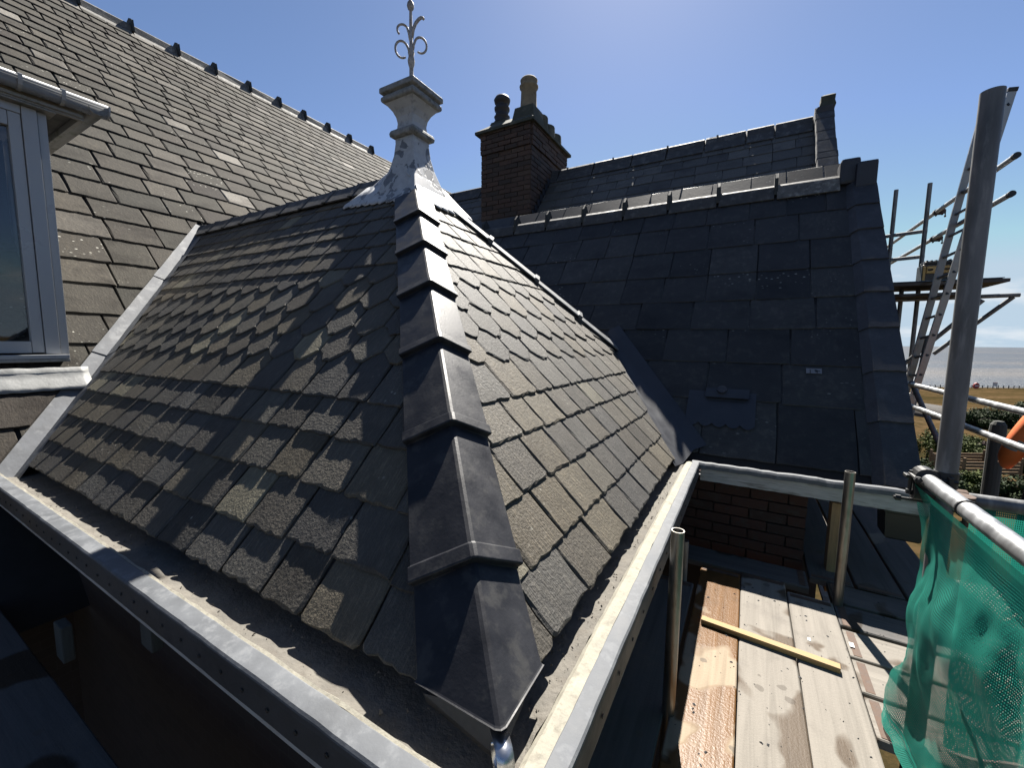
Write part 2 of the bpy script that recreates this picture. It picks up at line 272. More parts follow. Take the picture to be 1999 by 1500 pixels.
def net_mat():
    m, t, b = nodes_of('debris_net')
    uv = t.nodes.new('ShaderNodeUVMap')
    sp = N(t, 'ShaderNodeSeparateXYZ'); t.links.new(uv.outputs[0], sp.inputs[0])
    def wave(src, freq):
        mm = N(t, 'ShaderNodeMath', operation='MULTIPLY'); t.links.new(src, mm.inputs[0]); mm.inputs[1].default_value = freq
        fr = N(t, 'ShaderNodeMath', operation='FRACT'); t.links.new(mm.outputs[0], fr.inputs[0])
        su = N(t, 'ShaderNodeMath', operation='SUBTRACT'); t.links.new(fr.outputs[0], su.inputs[0]); su.inputs[1].default_value = 0.5
        ab = N(t, 'ShaderNodeMath', operation='ABSOLUTE'); t.links.new(su.outputs[0], ab.inputs[0])
        return ab.outputs[0]
    a = wave(sp.outputs['Y'], 130.0); c = wave(sp.outputs['X'], 210.0)
    nn = N(t, 'ShaderNodeTexNoise', Scale=4.0, Detail=7.0, Roughness=0.7); t.links.new(uv.outputs[0], nn.inputs['Vector'])
    th = maprange(t, nn.outputs['Fac'], 0.35, 0.65, 0.20, 0.40)
    la = N(t, 'ShaderNodeMath', operation='LESS_THAN'); t.links.new(a, la.inputs[0]); t.links.new(th, la.inputs[1])
    lc = N(t, 'ShaderNodeMath', operation='LESS_THAN'); t.links.new(c, lc.inputs[0]); lc.inputs[1].default_value = 0.27
    mx = N(t, 'ShaderNodeMath', operation='MAXIMUM'); t.links.new(la.outputs[0], mx.inputs[0]); t.links.new(lc.outputs[0], mx.inputs[1])
    n2 = N(t, 'ShaderNodeTexNoise', Scale=2.5, Detail=5.0); t.links.new(uv.outputs[0], n2.inputs['Vector'])
    col = ramp(t, [(0.3, (0.010, 0.135, 0.102)), (0.7, (0.022, 0.215, 0.165))]); t.links.new(n2.outputs['Fac'], col.inputs[0])
    tr = N(t, 'ShaderNodeBsdfTranslucent'); t.links.new(col.outputs[0], tr.inputs['Color'])
    t.links.new(col.outputs[0], b.inputs['Base Color']); b.inputs['Roughness'].default_value = 0.75; b.inputs['Specular IOR Level'].default_value = 0.15
    ms = N(t, 'ShaderNodeMixShader'); ms.inputs[0].default_value = 0.45; t.links.new(b.outputs[0], ms.inputs[1]); t.links.new(tr.outputs[0], ms.inputs[2])
    tp = N(t, 'ShaderNodeBsdfTransparent')
    m2 = N(t, 'ShaderNodeMixShader'); t.links.new(mx.outputs[0], m2.inputs[0]); t.links.new(tp.outputs[0], m2.inputs[1]); t.links.new(ms.outputs[0], m2.inputs[2])
    t.links.new(m2.outputs[0], t.nodes['Material Output'].inputs['Surface'])
    return m
MATS['net'] = net_mat()

def glass_mat():
    m, t, b = nodes_of('window_glass')
    b.inputs['Base Color'].default_value = (0.9, 0.95, 1, 1); b.inputs['Roughness'].default_value = 0.02; b.inputs['Transmission Weight'].default_value = 1.0; b.inputs['IOR'].default_value = 1.5
    return m
MATS['glass'] = glass_mat()
MATS['curtain'] = plain_mat('curtain', (0.30, 0.33, 0.36), 0.9, var=0.15)

def leaf_mat(name, c0, c1):
    m, t, b = nodes_of(name)
    g = t.nodes.new('ShaderNodeNewGeometry')
    rp = ramp(t, [(0, c0), (1, c1)]); t.links.new(g.outputs['Random Per Island'], rp.inputs[0]); t.links.new(rp.outputs[0], b.inputs['Base Color'])
    b.inputs['Roughness'].default_value = 0.7; b.inputs['Specular IOR Level'].default_value = 0.12
    return m
MATS['leaf_dark'] = leaf_mat('leaf_dark', (0.010, 0.019, 0.006), (0.034, 0.052, 0.015))
MATS['leaf_mid'] = leaf_mat('leaf_mid', (0.024, 0.037, 0.008), (0.078, 0.095, 0.02))
MATS['leaf_purple'] = leaf_mat('leaf_purple', (0.026, 0.014, 0.015), (0.055, 0.033, 0.03))
MATS['bark'] = plain_mat('bark', (0.06, 0.045, 0.03), 0.9)

def ground_mat():
    m, t, b = nodes_of('dry_grass')
    tcn = t.nodes.new('ShaderNodeTexCoord')
    mp = N(t, 'ShaderNodeMapping'); mp.inputs['Rotation'].default_value = (0, 0, -HEAD); t.links.new(tcn.outputs['Object'], mp.inputs['Vector'])
    ms = N(t, 'ShaderNodeMapping'); ms.inputs['Scale'].default_value = (0.05, 0.22, 1); t.links.new(mp.outputs[0], ms.inputs['Vector'])
    n1 = N(t, 'ShaderNodeTexNoise', Scale=1.0, Detail=9.0, Roughness=0.7); t.links.new(ms.outputs[0], n1.inputs['Vector'])
    n2 = N(t, 'ShaderNodeTexNoise', Scale=1.1, Detail=7.0, Roughness=0.75); t.links.new(tcn.outputs['Object'], n2.inputs['Vector'])
    rp = ramp(t, [(0.36, (0.024, 0.020, 0.009)), (0.45, (0.044, 0.031, 0.014)), (0.58, (0.066, 0.043, 0.022)), (0.7, (0.085, 0.060, 0.034))]); t.links.new(n1.outputs['Fac'], rp.inputs[0])
    c = mixrgb(t, rp.outputs[0], (0.022, 0.019, 0.009), maprange(t, n2.outputs['Fac'], 0.47, 0.62, 0, 0.75))
    t.links.new(c, b.inputs['Base Color']); b.inputs['Roughness'].default_value = 0.95; b.inputs['Specular IOR Level'].default_value = 0.0
    bp = N(t, 'ShaderNodeBump', Strength=0.5, Distance=0.1); t.links.new(n2.outputs['Fac'], bp.inputs['Height']); t.links.new(bp.outputs[0], b.inputs['Normal'])
    return m
MATS['ground'] = ground_mat()
def sea_mat():
    m, t, b = nodes_of('sea_water')
    tcn = t.nodes.new('ShaderNodeTexCoord')
    mp = N(t, 'ShaderNodeMapping'); mp.vector_type = 'POINT'; mp.inputs['Rotation'].default_value = (0, 0, -HEAD); t.links.new(tcn.outputs['Object'], mp.inputs['Vector'])
    ms = N(t, 'ShaderNodeMapping'); ms.inputs['Scale'].default_value = (0.004, 0.02, 1); t.links.new(mp.outputs[0], ms.inputs['Vector'])
    n0 = N(t, 'ShaderNodeTexNoise', Scale=1.0, Detail=6.0, Roughness=0.6); t.links.new(ms.outputs[0], n0.inputs['Vector'])
    rp = ramp(t, [(0.38, (0.022, 0.028, 0.036)), (0.5, (0.036, 0.037, 0.040)), (0.60, (0.062, 0.055, 0.048))]); t.links.new(n0.outputs['Fac'], rp.inputs[0]); t.links.new(rp.outputs[0], b.inputs['Base Color'])
    b.inputs['Roughness'].default_value = 0.4; b.inputs['Specular IOR Level'].default_value = 0.13
    n1 = N(t, 'ShaderNodeTexNoise', Scale=0.6, Detail=8.0, Roughness=0.7); t.links.new(tcn.outputs['Object'], n1.inputs['Vector'])
    bp = N(t, 'ShaderNodeBump', Strength=0.9, Distance=0.6); t.links.new(n1.outputs['Fac'], bp.inputs['Height']); t.links.new(bp.outputs[0], b.inputs['Normal'])
    return m
MATS['sea'] = sea_mat()
MATS['orange'] = plain_mat('orange', (0.85, 0.17, 0.03), 0.7, var=0.1, nscale=20)
MATS['band_grey'] = plain_mat('band_grey', (0.24, 0.24, 0.245), 0.4, var=0.1)
MATS['navy'] = plain_mat('navy', (0.02, 0.022, 0.035), 0.85)
MATS['skin'] = plain_mat('skin', (0.50, 0.30, 0.22), 0.6, var=0.08)
MATS['hair'] = plain_mat('hair', (0.05, 0.035, 0.025), 0.7)
MATS['sign_red'] = plain_mat('sign_red', (0.45, 0.03, 0.03), 0.6)
MATS['sign_white'] = plain_mat('sign_white', (0.7, 0.7, 0.7), 0.6)
MATS['tag'] = plain_mat('tag', (0.22, 0.22, 0.24), 0.6, var=0.2)

# ------------------------------------------------------------------ mesh helpers
def tag(o, label=None, cat=None, group=None, kind=None):
    if label: o['label'] = label
    if cat: o['category'] = cat
    if group: o['group'] = group
    if kind: o['kind'] = kind
    return o
def link(o, parent=None):
    COL.objects.link(o)
    if parent: o.parent = parent
    return o
def empty(name, loc=(0, 0, 0), label=None, cat=None, group=None):
    """an Empty at a thing's base; children are given in world coordinates and re-based on it"""
    o = bpy.data.objects.new(name, None); o.empty_display_size = 0.1; o.location = loc
    link(o); tag(o, label, cat, group); return o
def me_from(name, verts, faces, mat=None, smooth=False, uvs=None):
    me = bpy.data.meshes.new(name); me.from_pydata([tuple(v) for v in verts], [], faces)
    if mat: me.materials.append(MATS[mat] if isinstance(mat, str) else mat)
    if smooth: me.polygons.foreach_set('use_smooth', [True] * len(me.polygons))
    if uvs:
        l = me.uv_layers.new(name='UVMap')
        for lp in me.loops: l.data[lp.index].uv = uvs[lp.vertex_index]
    me.update(); return me
def add(name, verts, faces, mat, parent=None, smooth=False, uvs=None, **kw):
    base = V((0, 0, 0))
    if parent is not None:
        p = parent
        while p is not None: base = base + p.location; p = p.parent
    o = bpy.data.objects.new(name, me_from(name, [V(v) - base for v in verts], faces, mat, smooth, uvs))
    link(o, parent); tag(o, **kw); return o
def recenter(o):
    """move a top-level mesh's origin to the middle of its base"""
    vs_ = [v.co for v in o.data.vertices]
    c = V((sum(v.x for v in vs_) / len(vs_), sum(v.y for v in vs_) / len(vs_), min(v.z for v in vs_)))
    o.data.transform(Matrix.Translation(-c)); o.location = o.location + c; return o
def box_geo(center, ex, ey, ez, hx, hy, hz, ch=0.0):
    """chamfered box along three axes"""
    c = V(center); ex, ey, ez = V(ex).normalized(), V(ey).normalized(), V(ez).normalized()
    bm = bmesh.new(); bmesh.ops.create_cube(bm, size=2.0)
    for v in bm.verts: v.co = V((v.co.x * hx, v.co.y * hy, v.co.z * hz))
    if ch > 0: bmesh.ops.bevel(bm, geom=bm.edges[:] , offset=ch, segments=2, profile=0.6, affect='EDGES')
    vs_ = [c + ex * v.co.x + ey * v.co.y + ez * v.co.z for v in bm.verts]
    bm.verts.index_update(); fs = [[v.index for v in f.verts] for f in bm.faces]; bm.free()
    return vs_, fs
def abox(x0, x1, y0, y1, z0, z1, ch=0.0):
    return box_geo(((x0 + x1) / 2, (y0 + y1) / 2, (z0 + z1) / 2), (1, 0, 0), (0, 1, 0), (0, 0, 1), abs(x1 - x0) / 2, abs(y1 - y0) / 2, abs(z1 - z0) / 2, ch)
def join(*geos):
    vs_, fs = [], []
    for v, f in geos:
        o = len(vs_); vs_ += list(v); fs += [[i + o for i in q] for q in f]
    return vs_, fs
def frame_of(d):
    d = V(d).normalized(); a = V((0, 0, 1)) if abs(d.z) < 0.9 else V((1, 0, 0))
    x = d.cross(a).normalized(); y = x.cross(d).normalized(); return x, y, d
def tube_geo(p0, p1, r, seg=20, wall=0.0, rings=1, wob=0.0):
    p0, p1 = V(p0), V(p1); x, y, d = frame_of(p1 - p0); vs_, fs = [], []
    for k in range(rings + 1):
        c = p0.lerp(p1, k / rings)
        for i in range(seg):
            a = 2 * math.pi * i / seg; rr = r + (rnd.uniform(-wob, wob) if wob else 0)
            vs_.append(c + (x * math.cos(a) + y * math.sin(a)) * rr)
    for k in range(rings):
        for i in range(seg):
            j = (i + 1) % seg; fs.append([k * seg + i, k * seg + j, (k + 1) * seg + j, (k + 1) * seg + i])
    n = (rings + 1) * seg
    if wall > 0:
        for c in (p0, p1):
            for i in range(seg):
                a = 2 * math.pi * i / seg; vs_.append(c + (x * math.cos(a) + y * math.sin(a)) * (r - wall))
        for i in range(seg):
            j = (i + 1) % seg
            fs.append([i, n + i, n + j, j]); fs.append([rings * seg + i, rings * seg + j, n + seg + j, n + seg + i])
            fs.append([n + i, n + seg + i, n + seg + j, n + j])
    else:
        fs.append(list(range(seg))[::-1]); fs.append([rings * seg + i for i in range(seg)])
    return vs_, fs
def sweep_geo(pts, radii, seg=8, flat=1.0):
    pts = [V(p) for p in pts]; vs_, fs = [], []; up = None
    for k, p in enumerate(pts):
        d = (pts[min(k + 1, len(pts) - 1)] - pts[max(k - 1, 0)]).normalized()
        if up is None: x, y, _ = frame_of(d)
        else:
            y = (up - d * up.dot(d)).normalized(); x = d.cross(y).normalized()
        up = y; r = radii[k] if isinstance(radii, (list, tuple)) else radii
        for i in range(seg):
            a = 2 * math.pi * i / seg; vs_.append(p + x * (math.cos(a) * r) + y * (math.sin(a) * r * flat))
    for k in range(len(pts) - 1):
        for i in range(seg):
            j = (i + 1) % seg; fs.append([k * seg + i, k * seg + j, (k + 1) * seg + j, (k + 1) * seg + i])
    fs.append(list(range(seg))[::-1]); fs.append([(len(pts) - 1) * seg + i for i in range(seg)])
    return vs_, fs
def lathe_geo(c, prof, seg=24):
    c = V(c); vs_, fs = [], []
    for r, z in prof:
        for i in range(seg):
            a = 2 * math.pi * i / seg; vs_.append(c + V((r * math.cos(a), r * math.sin(a), z)))
    for k in range(len(prof) - 1):
        for i in range(seg):
            j = (i + 1) % seg; fs.append([k * seg + i, k * seg + j, (k + 1) * seg + j, (k + 1) * seg + i])
    fs.append([(len(prof) - 1) * seg + i for i in range(seg)]); fs.append(list(range(seg))[::-1])
    return vs_, fs
def square_geo(c, prof, close_top=True):
    """square-plan turning: half widths against height"""
    c = V(c); vs_, fs = [], []
    for w, z in prof:
        for sx_, sy_ in ((-1, -1), (1, -1), (1, 1), (-1, 1)): vs_.append(c + V((w * sx_, w * sy_, z)))
    for k in range(len(prof) - 1):
        for i in range(4):
            j = (i + 1) % 4; fs.append([k * 4 + i, k * 4 + j, k * 4 + 4 + j, k * 4 + 4 + i])
    if close_top: fs.append([(len(prof) - 1) * 4 + i for i in range(4)])
    fs.append([3, 2, 1, 0])
    return vs_, fs
def bevelled(o, w=0.004, seg=2):
    md = o.modifiers.new('bevel', 'BEVEL'); md.width = w; md.segments = seg; md.limit_method = 'ANGLE'; md.angle_limit = R(35); return o

# ------------------------------------------------------------------ roof faces and slates
class Face:
    def __init__(s, O, eu, ev):
        s.O = V(O); s.eu = V(eu).normalized(); s.ev = V(ev).normalized(); s.n = s.eu.cross(s.ev).normalized()
    def p(s, u, v, h=0.0): return s.O + s.eu * u + s.ev * v + s.n * h
def clip(poly, planes):
    for (px_, py_, nx_, ny_) in planes:
        out = []
        for i in range(len(poly)):
            a, b = poly[i], poly[(i + 1) % len(poly)]
            da = (a[0] - px_) * nx_ + (a[1] - py_) * ny_; db = (b[0] - px_) * nx_ + (b[1] - py_) * ny_
            if da >= 0: out.append(a)
            if (da >= 0) != (db >= 0):
                k = da / (da - db); out.append((a[0] + (b[0] - a[0]) * k, a[1] + (b[1] - a[1]) * k))
        poly = out
        if len(poly) < 3: return []
    return poly
def half(p, q, inside):
    """half-plane bounded by line p-q that holds the point inside"""
    dx, dy = q[0] - p[0], q[1] - p[1]; l = math.hypot(dx, dy); n = (-dy / l, dx / l)
    if (inside[0] - p[0]) * n[0] + (inside[1] - p[1]) * n[1] < 0: n = (-n[0], -n[1])
    return (p[0], p[1], n[0], n[1])
def slate_outline(w, l, style, rg, rag):
    h = w / 2; pts = []
    j = lambda s_: rg.uniform(-s_, s_)
    if style == 'hex':
        cx, cy = 0.38 * w, 0.30 * w
        pts += [(-h, cy + j(.004)), (-h + cx * .5, cy * .5 + j(rag)), (-h + cx, 0 + j(rag)), (0, j(rag)), (h - cx, 0 + j(rag)), (h - cx * .5, cy * .5 + j(rag)), (h, cy + j(.004))]
    else:
        cl, cr_ = rg.choice((0, 0, 0, 0.004, 0.010)), rg.choice((0, 0, 0, 0.004, 0.014))
        pts += [(-h, 0.001 + cl)]
        if cl: pts += [(-h + cl, 0)]
        nb = 8
        for i in range(1, nb): pts.append((-h + w * i / nb + j(.007), j(rag) * rg.choice((.35, .6, 1.0))))
        if cr_: pts += [(h - cr_, 0)]
        pts += [(h, 0.001 + cr_)]
    pts += [(h + j(.0025), l * .25), (h + j(.0025), l * .5), (h, l), (-h, l), (-h + j(.0025), l * .5), (-h + j(.0025), l * .25)]
    return pts
def slate_geo(pts, th, rg, cham):
    cx = sum(p[0] for p in pts) / len(pts); cy = sum(p[1] for p in pts) / len(pts); n = len(pts)
    vs_ = [(x, y, 0.0) for x, y in pts]
    vs_ += [(x, y, th * rg.uniform(.35, .6)) for x, y in pts]
    for x, y in pts:
        d = math.hypot(x - cx, y - cy) + 1e-6; c = min(cham * rg.uniform(.4, 1.6), d * .4)
        vs_.append((x + (cx - x) / d * c, y + (cy - y) / d * c, th * rg.uniform(.96, 1.02)))
    fs = []
    for k in (0, 1):
        for i in range(n):
            jn = (i + 1) % n; fs.append([k * n + i, k * n + jn, (k + 1) * n + jn, (k + 1) * n + i])
    fs.append([2 * n + i for i in range(n)])
    return vs_, fs
def lay_slates(face, rows, parent, mat, planes, seed, limit=300, rag=0.004, cham=0.006, far_mat=None, view=(-260, 2260, -260, 1760), gap=0.009, skip=None):
    """rows: (v_bottom, gauge, style, width, thickness, u0, u1). Each slate is an object of its own; whole ones share meshes."""
    rg = random.Random(seed); cache = {}; jobs = []
    base = parent.location
    for ri, (v0, g, style, w0, th, u0, u1) in enumerate(rows):
        u = u0 - (w0 * .5 if ri % 2 else 0) + (0 if style == 'hex' else rg.uniform(-.03, .03))
        tau = math.asin(min(.2, th / g)) * 1.04
        ev = face.ev * math.cos(tau) - face.n * math.sin(tau); nn = face.n * math.cos(tau) + face.ev * math.sin(tau)
        while u < u1:
            w = w0 if style == 'hex' else w0 * rg.uniform(.86, 1.16)
            uc = u + w / 2; u += w
            if skip and skip(uc, v0): continue
            l = g * 1.75
            c3 = face.p(uc, v0 + g * .4); q = pix(c3)
            if q is None or not (view[0] < q[0] < view[1] and view[2] < q[1] < view[3]): continue
            jobs.append((-(w * g) * abs(face.n.dot(c3.normalized())) / q[2] ** 2, ri, uc, v0, w, l, th, style, ev, nn))
    jobs.sort(key=lambda j: j[0]); restv, restf = [], []; count = 0
    for (_, ri, uc, v0, w, l, th, style, ev, nn) in jobs:
        var = rg.randrange(9)
        key = (style, var, round(l, 3), round(th, 4))
        if key not in cache:
            r2 = random.Random(seed * 100 + var); o_ = slate_outline(0.24, l, style, r2, rag); cache[key] = (o_, None)
        sc = (w - gap) / 0.24
        o_ = [(x * sc, y) for x, y in cache[key][0]]
        dv = rg.uniform(-.004, .004) if style == 'hex' else rg.uniform(-.006, .006)
        world_poly = [(x + uc, y + v0 + dv) for x, y in o_]
        cl = clip(world_poly, planes)
        if len(cl) < 3: continue
        area = abs(sum(cl[i][0] * cl[(i + 1) % len(cl)][1] - cl[(i + 1) % len(cl)][0] * cl[i][1] for i in range(len(cl)))) / 2
        full = abs(sum(world_poly[i][0] * world_poly[(i + 1) % len(cl if False else world_poly)][1] - world_poly[(i + 1) % len(world_poly)][0] * world_poly[i][1] for i in range(len(world_poly)))) / 2
        if area < 0.0012: continue
        whole = area > full * .9995
        lift = th * 0.98 + rg.uniform(0, .0025)
        O = face.p(uc, v0 + dv, lift)
        rz = rg.gauss(0, .006); tx = rg.gauss(0, .006)
        ex = face.eu * math.cos(rz) + ev * math.sin(rz); ey = ev * math.cos(rz) - face.eu * math.sin(rz)
        ex2 = ex * math.cos(tx) + nn * math.sin(tx); n2 = nn * math.cos(tx) - ex * math.sin(tx)
        M = Matrix(((ex2.x, ey.x, n2.x, O.x), (ex2.y, ey.y, n2.y, O.y), (ex2.z, ey.z, n2.z, O.z), (0, 0, 0, 1)))
        if count < limit:
            if whole:
                if cache[key][1] is None:
                    vv, ff = slate_geo(cache[key][0], th, random.Random(var + 5), cham)
                    cache[key] = (cache[key][0], me_from('slate', vv, ff, mat))
                o = bpy.data.objects.new('slate', cache[key][1]); M = M @ Matrix.Diagonal((sc, 1, 1, 1))
            else:
                loc = [(x - uc, y - v0 - dv) for x, y in cl]
                vv, ff = slate_geo(loc, th, rg, min(cham, .004))
                o = bpy.data.objects.new('slate', me_from('slate', vv, ff, mat))
            COL.objects.link(o); o.parent = parent
            o.matrix_basis = Matrix.Translation(-base) @ M; count += 1
        else:
            loc = [(x - uc, y - v0 - dv) for x, y in cl]
            vv, ff = slate_geo(loc, th, rg, min(cham, .004)); k = len(restv)
            restv += [M @ V(q) for q in vv]; restf += [[i + k for i in f] for f in ff]
    if restv:
        o = add('slate_courses', restv, restf, far_mat or mat, parent); o['kind'] = 'stuff'
    return count

# ------------------------------------------------------------------ the hipped roof
K = 1.10
ae, te, ze = -.389 * K, .63 * K, -.76 * K
aA, tA, zA = -2.365 * K, 2.525 * K, 1.268 * K
mR = (zA - ze) / (ae - aA); mL = (zA - ze) / (tA - te)
sR = mR / math.hypot(1, mR); sL = mL / math.hypot(1, mL)
FL = Face((0, te, ze), (1, 0, 0), (0, 1, mL))
FR = Face((ae, 0, ze), (0, 1, 0), (-1, 0, mR))
MM, MC = 1.03, K * (-.7 - 1.03 * 3.76)          # main roof: z = MC - MM a
KD = 1.22
DM, DC = 1.22, KD * (-.70 - 1.22 * 2.82)        # dark roof: z = DC + DM t
def on_L(a, z): return (a, (z - ze) / sL)
def on_R(t, z): return (t, (z - ze) / sR)
def a_main(z): return (MC - z) / MM
zrows = [K * z for z in (-.76, -.645, -.512, -.375, -.250, -.106, .014, .152, .305, .43, .575, .705, .835, .96, 1.09, 1.20)]
hexrows = (5, 6, 7, 8)

hip = empty('hipped_roof', (ae, te, ze), 'hipped slate roof with shaped fish-scale bands in the middle, near dark hip tiles', 'roof')
# boarding under the slates
Vtop = V((a_main(zA), tA, zA)); Vbot = V((a_main(ze), te, ze))
lamb = 1.42
hipend = V((aA + lamb, tA + lamb * mR / mL, zA - lamb * mR))
apex = V((aA, tA, zA)); cnr = V((ae, te, ze)); farc = V((ae, 3.10, ze))
off = 0.012
add('roof_boarding', [Vbot, cnr, apex, Vtop, farc, hipend, V((a_main(ze), 2 * tA - te, ze)), V((ae, 2 * tA - te, ze))],
    [(0, 1, 2, 3), (1, 4, 5, 2), (3, 2, 7, 6)], 'underlay', hip)
rows_L, rows_R = [], []
for i, z in enumerate(zrows):
    zn = zrows[i + 1] if i + 1 < len(zrows) else zA
    st = 'hex' if i in hexrows else 'plain'
    wdt = 0.24 if i < 9 else 0.225
    rows_L.append(((z - ze) / sL, (zn - z) / sL, st, wdt, .0105, -6.2, -.1))
    rows_R.append(((z - ze) / sR, (zn - z) / sR, st, wdt, .0105, .45, 4.6))
hip_clip_L = half(on_L(ae + .01, ze), on_L(aA + .01, zA), on_L(-4, ze))
val_clip_L = half(on_L(a_main(ze) + .125, ze), on_L(a_main(zA) + .125, zA), on_L(-1, ze))
hip_clip_R = half(on_R(te - .01, ze), on_R(tA - .01, zA), on_R(tA + .2, ze))
far_clip_R = half(on_R(tA, zA), on_R(hipend.y, hipend.z), on_R(tA - .2, ze))
val_clip_R = half(on_R(3.08, ze), on_R(4.0, -.10), on_R(1, ze))
nl = lay_slates(FL, rows_L, hip, 'slate_hip', [hip_clip_L, val_clip_L], 3, limit=235, rag=.007, cham=.010, gap=.012)
nr = lay_slates(FR, rows_R, hip, 'slate_hip', [hip_clip_R, far_clip_R, val_clip_R], 5, limit=100, rag=.007, cham=.009)

# hip tiles: angled blades with a raised collar at the tail
def hip_tiles(A, B, wl, wr, n_tile, parent, mat_main, start=0.0, hw=0.165, lift=0.052, cut=None, first=0.0, mat_edge='hip_tile_edge', collar=True, hwl=None):
    hwl = hwl or hw
    A, B = V(A), V(B); d = (B - A).normalized(); Ltot = (B - A).length
    wl = (V(wl) - d * V(wl).dot(d)).normalized(); wr = (V(wr) - d * V(wr).dot(d)).normalized()
    upn = -(wl + wr).normalized()
    step = (Ltot - first) / n_tile
    for i in range(n_tile):
        s0 = first + i * step - .03; s1 = first + (i + 1) * step
        def section(s, grow, th):
            c = A + d * s + upn * (lift + grow)
            r0 = .012
            out = [c + wl * (hwl + grow * .6), c + wl * (hwl * .5), c + wl * r0 - upn * 0, c + upn * (-.004) , c + wr * r0, c + wr * (hw * .5), c + wr * (hw + grow * .6)]
            return out
        secs = []
        tl0, tl1 = -.010, .006
        cw = .052
        if collar: spec = [(s0, tl0), (s1 - cw, tl1), (s1 - cw + .006, tl1 + .013), (s1 - .004, tl1 + .016), (s1, tl1 + .012)]
        else: spec = [(s0, tl0), (s1, tl1)]
        vs_ = []; m = 7
        for s, g in spec: vs_ += section(s, g, 0)
        fs = []
        for k in range(len(spec) - 1):
            for j in range(m - 1): fs.append([k * m + j, k * m + j + 1, (k + 1) * m + j + 1, (k + 1) * m + j])
        # underside: thickness
        nb = len(vs_)
        for s, g in ((s0, tl0 - .016), (s1, tl1 - .014)): vs_ += section(s, g, 0)
        e = (len(spec) - 1) * m
        for j in range(m - 1): fs.append([e + j, e + j + 1, nb + m + j + 1, nb + m + j])
        for k in range(len(spec) - 1):
            pass
        fs.append([k * m for k in range(len(spec))] + [nb + m, nb]); fs.append([k * m + m - 1 for k in range(len(spec))][::-1] + [nb, nb][:0] + [nb + m - 1, nb + 2 * m - 1])
        fs.append([nb + j for j in range(m)] + [nb + m + j for j in range(m)][::-1])
        if cut is not None and i == n_tile - 1:
            bm = bmesh.new(); bv = [bm.verts.new(v) for v in vs_]
            for f in fs:
                try: bm.faces.new([bv[q] for q in f])
                except ValueError: pass
            bmesh.ops.bisect_plane(bm, geom=bm.verts[:] + bm.edges[:] + bm.faces[:], plane_co=cut[0], plane_no=cut[1], clear_outer=True)
            bmesh.ops.holes_fill(bm, edges=[e_ for e_ in bm.edges if e_.is_boundary])
            bm.verts.index_update(); vs_ = [v.co.copy() for v in bm.verts]; fs = [[v.index for v in f.verts] for f in bm.faces]; bm.free()
        o = add('hip_tile', vs_, fs, mat_main, parent)
        bevelled(o, .004, 2)
        if collar and not (cut is not None and i == n_tile - 1):
            # pale mortar showing under the collar
            c0 = A + d * (s1 - .012)
            vv = []
            for g in (-.002, -.030):
                for w_, dist in ((wl, hwl * .95), (wl, .01), (wr, .01), (wr, hw * .95)): vv.append(c0 + upn * (lift + g) + w_ * dist)
            gg = [(0, 1, 5, 4), (1, 2, 6, 5), (2, 3, 7, 6)]
            add('mortar', vv, gg, mat_edge, o)
hd = (cnr - apex).normalized()
wl = -FL.eu + FL.ev * -0; wl = (FL.eu * -1); wr = FR.eu
ap2 = apex + hd * .42
hip_tiles(ap2, apex + hd * 3.90, wl, wr, 7, hip, 'hip_tile', cut=(V((0, 0, ze + .036)), V((0, 0, -1))), hw=.165, hwl=.192, lift=.055)
# far hip: the same tiles, seen edge-on
wf = V((0, 0, 0)) - FR.eu
FB = Face((0, 2 * tA - te, ze), (-1, 0, 0), (0, -1, mL))
fd_ = (hipend - apex).normalized()
hip_tiles(apex + fd_ * .30, hipend + fd_ * .05, wf, FB.eu, 4, hip, 'lead', hw=.12, lift=.05)
# hip irons at the foot of both hips
def hip_iron(base, d, upd, parent, r=.022, w=.02):
    side = V(d).cross(V(upd)).normalized(); pts = []
    p = V(base) - V(d) * .05
    prof = [p, V(base)] + [V(base) + V(d) * (math.sin(a) * r * (1 - a * .04)) + V(upd) * ((1 - math.cos(a)) * r * (1 - a * .04)) for a in [k * .42 for k in range(1, 13)]]
    vs_, fs = [], []
    for q in prof:
        vs_ += [q - side * w, q + side * w]
    for k in range(len(prof) - 1): fs.append([2 * k, 2 * k + 1, 2 * k + 3, 2 * k + 2])
    o = add('hip_iron', vs_, fs, 'zinc', parent, smooth=True)
    md = o.modifiers.new('thick', 'SOLIDIFY'); md.thickness = .003
    return o
hz_ = V((hd.x, hd.y, 0)).normalized()
hip_iron(cnr + hz_ * .052 + V((0, 0, .012)), hz_, V((0, 0, -1)), hip, r=.030, w=.018)
hip_iron(hipend + fd_ * .05 + V((0, 0, .05)), V((fd_.x, fd_.y, 0)).normalized(), V((0, 0, 1)), hip, r=.024, w=.006)
# closing mortar bed under the bottom hip tile
add('mortar_bed', [cnr + V((-.21, .0, -.02)), cnr + V((.03, -.03, -.035)), cnr + V((.0, .17, -.02)), cnr + V((-.02, -.0, .03)), cnr + V((-.21, .02, -.075)), cnr + V((.012, -.012, -.10)), cnr + V((-.02, .17, -.075))],
    [(0, 1, 3), (1, 2, 3), (4, 5, 1, 0), (5, 6, 2, 1)], 'hip_tile_edge', hip)
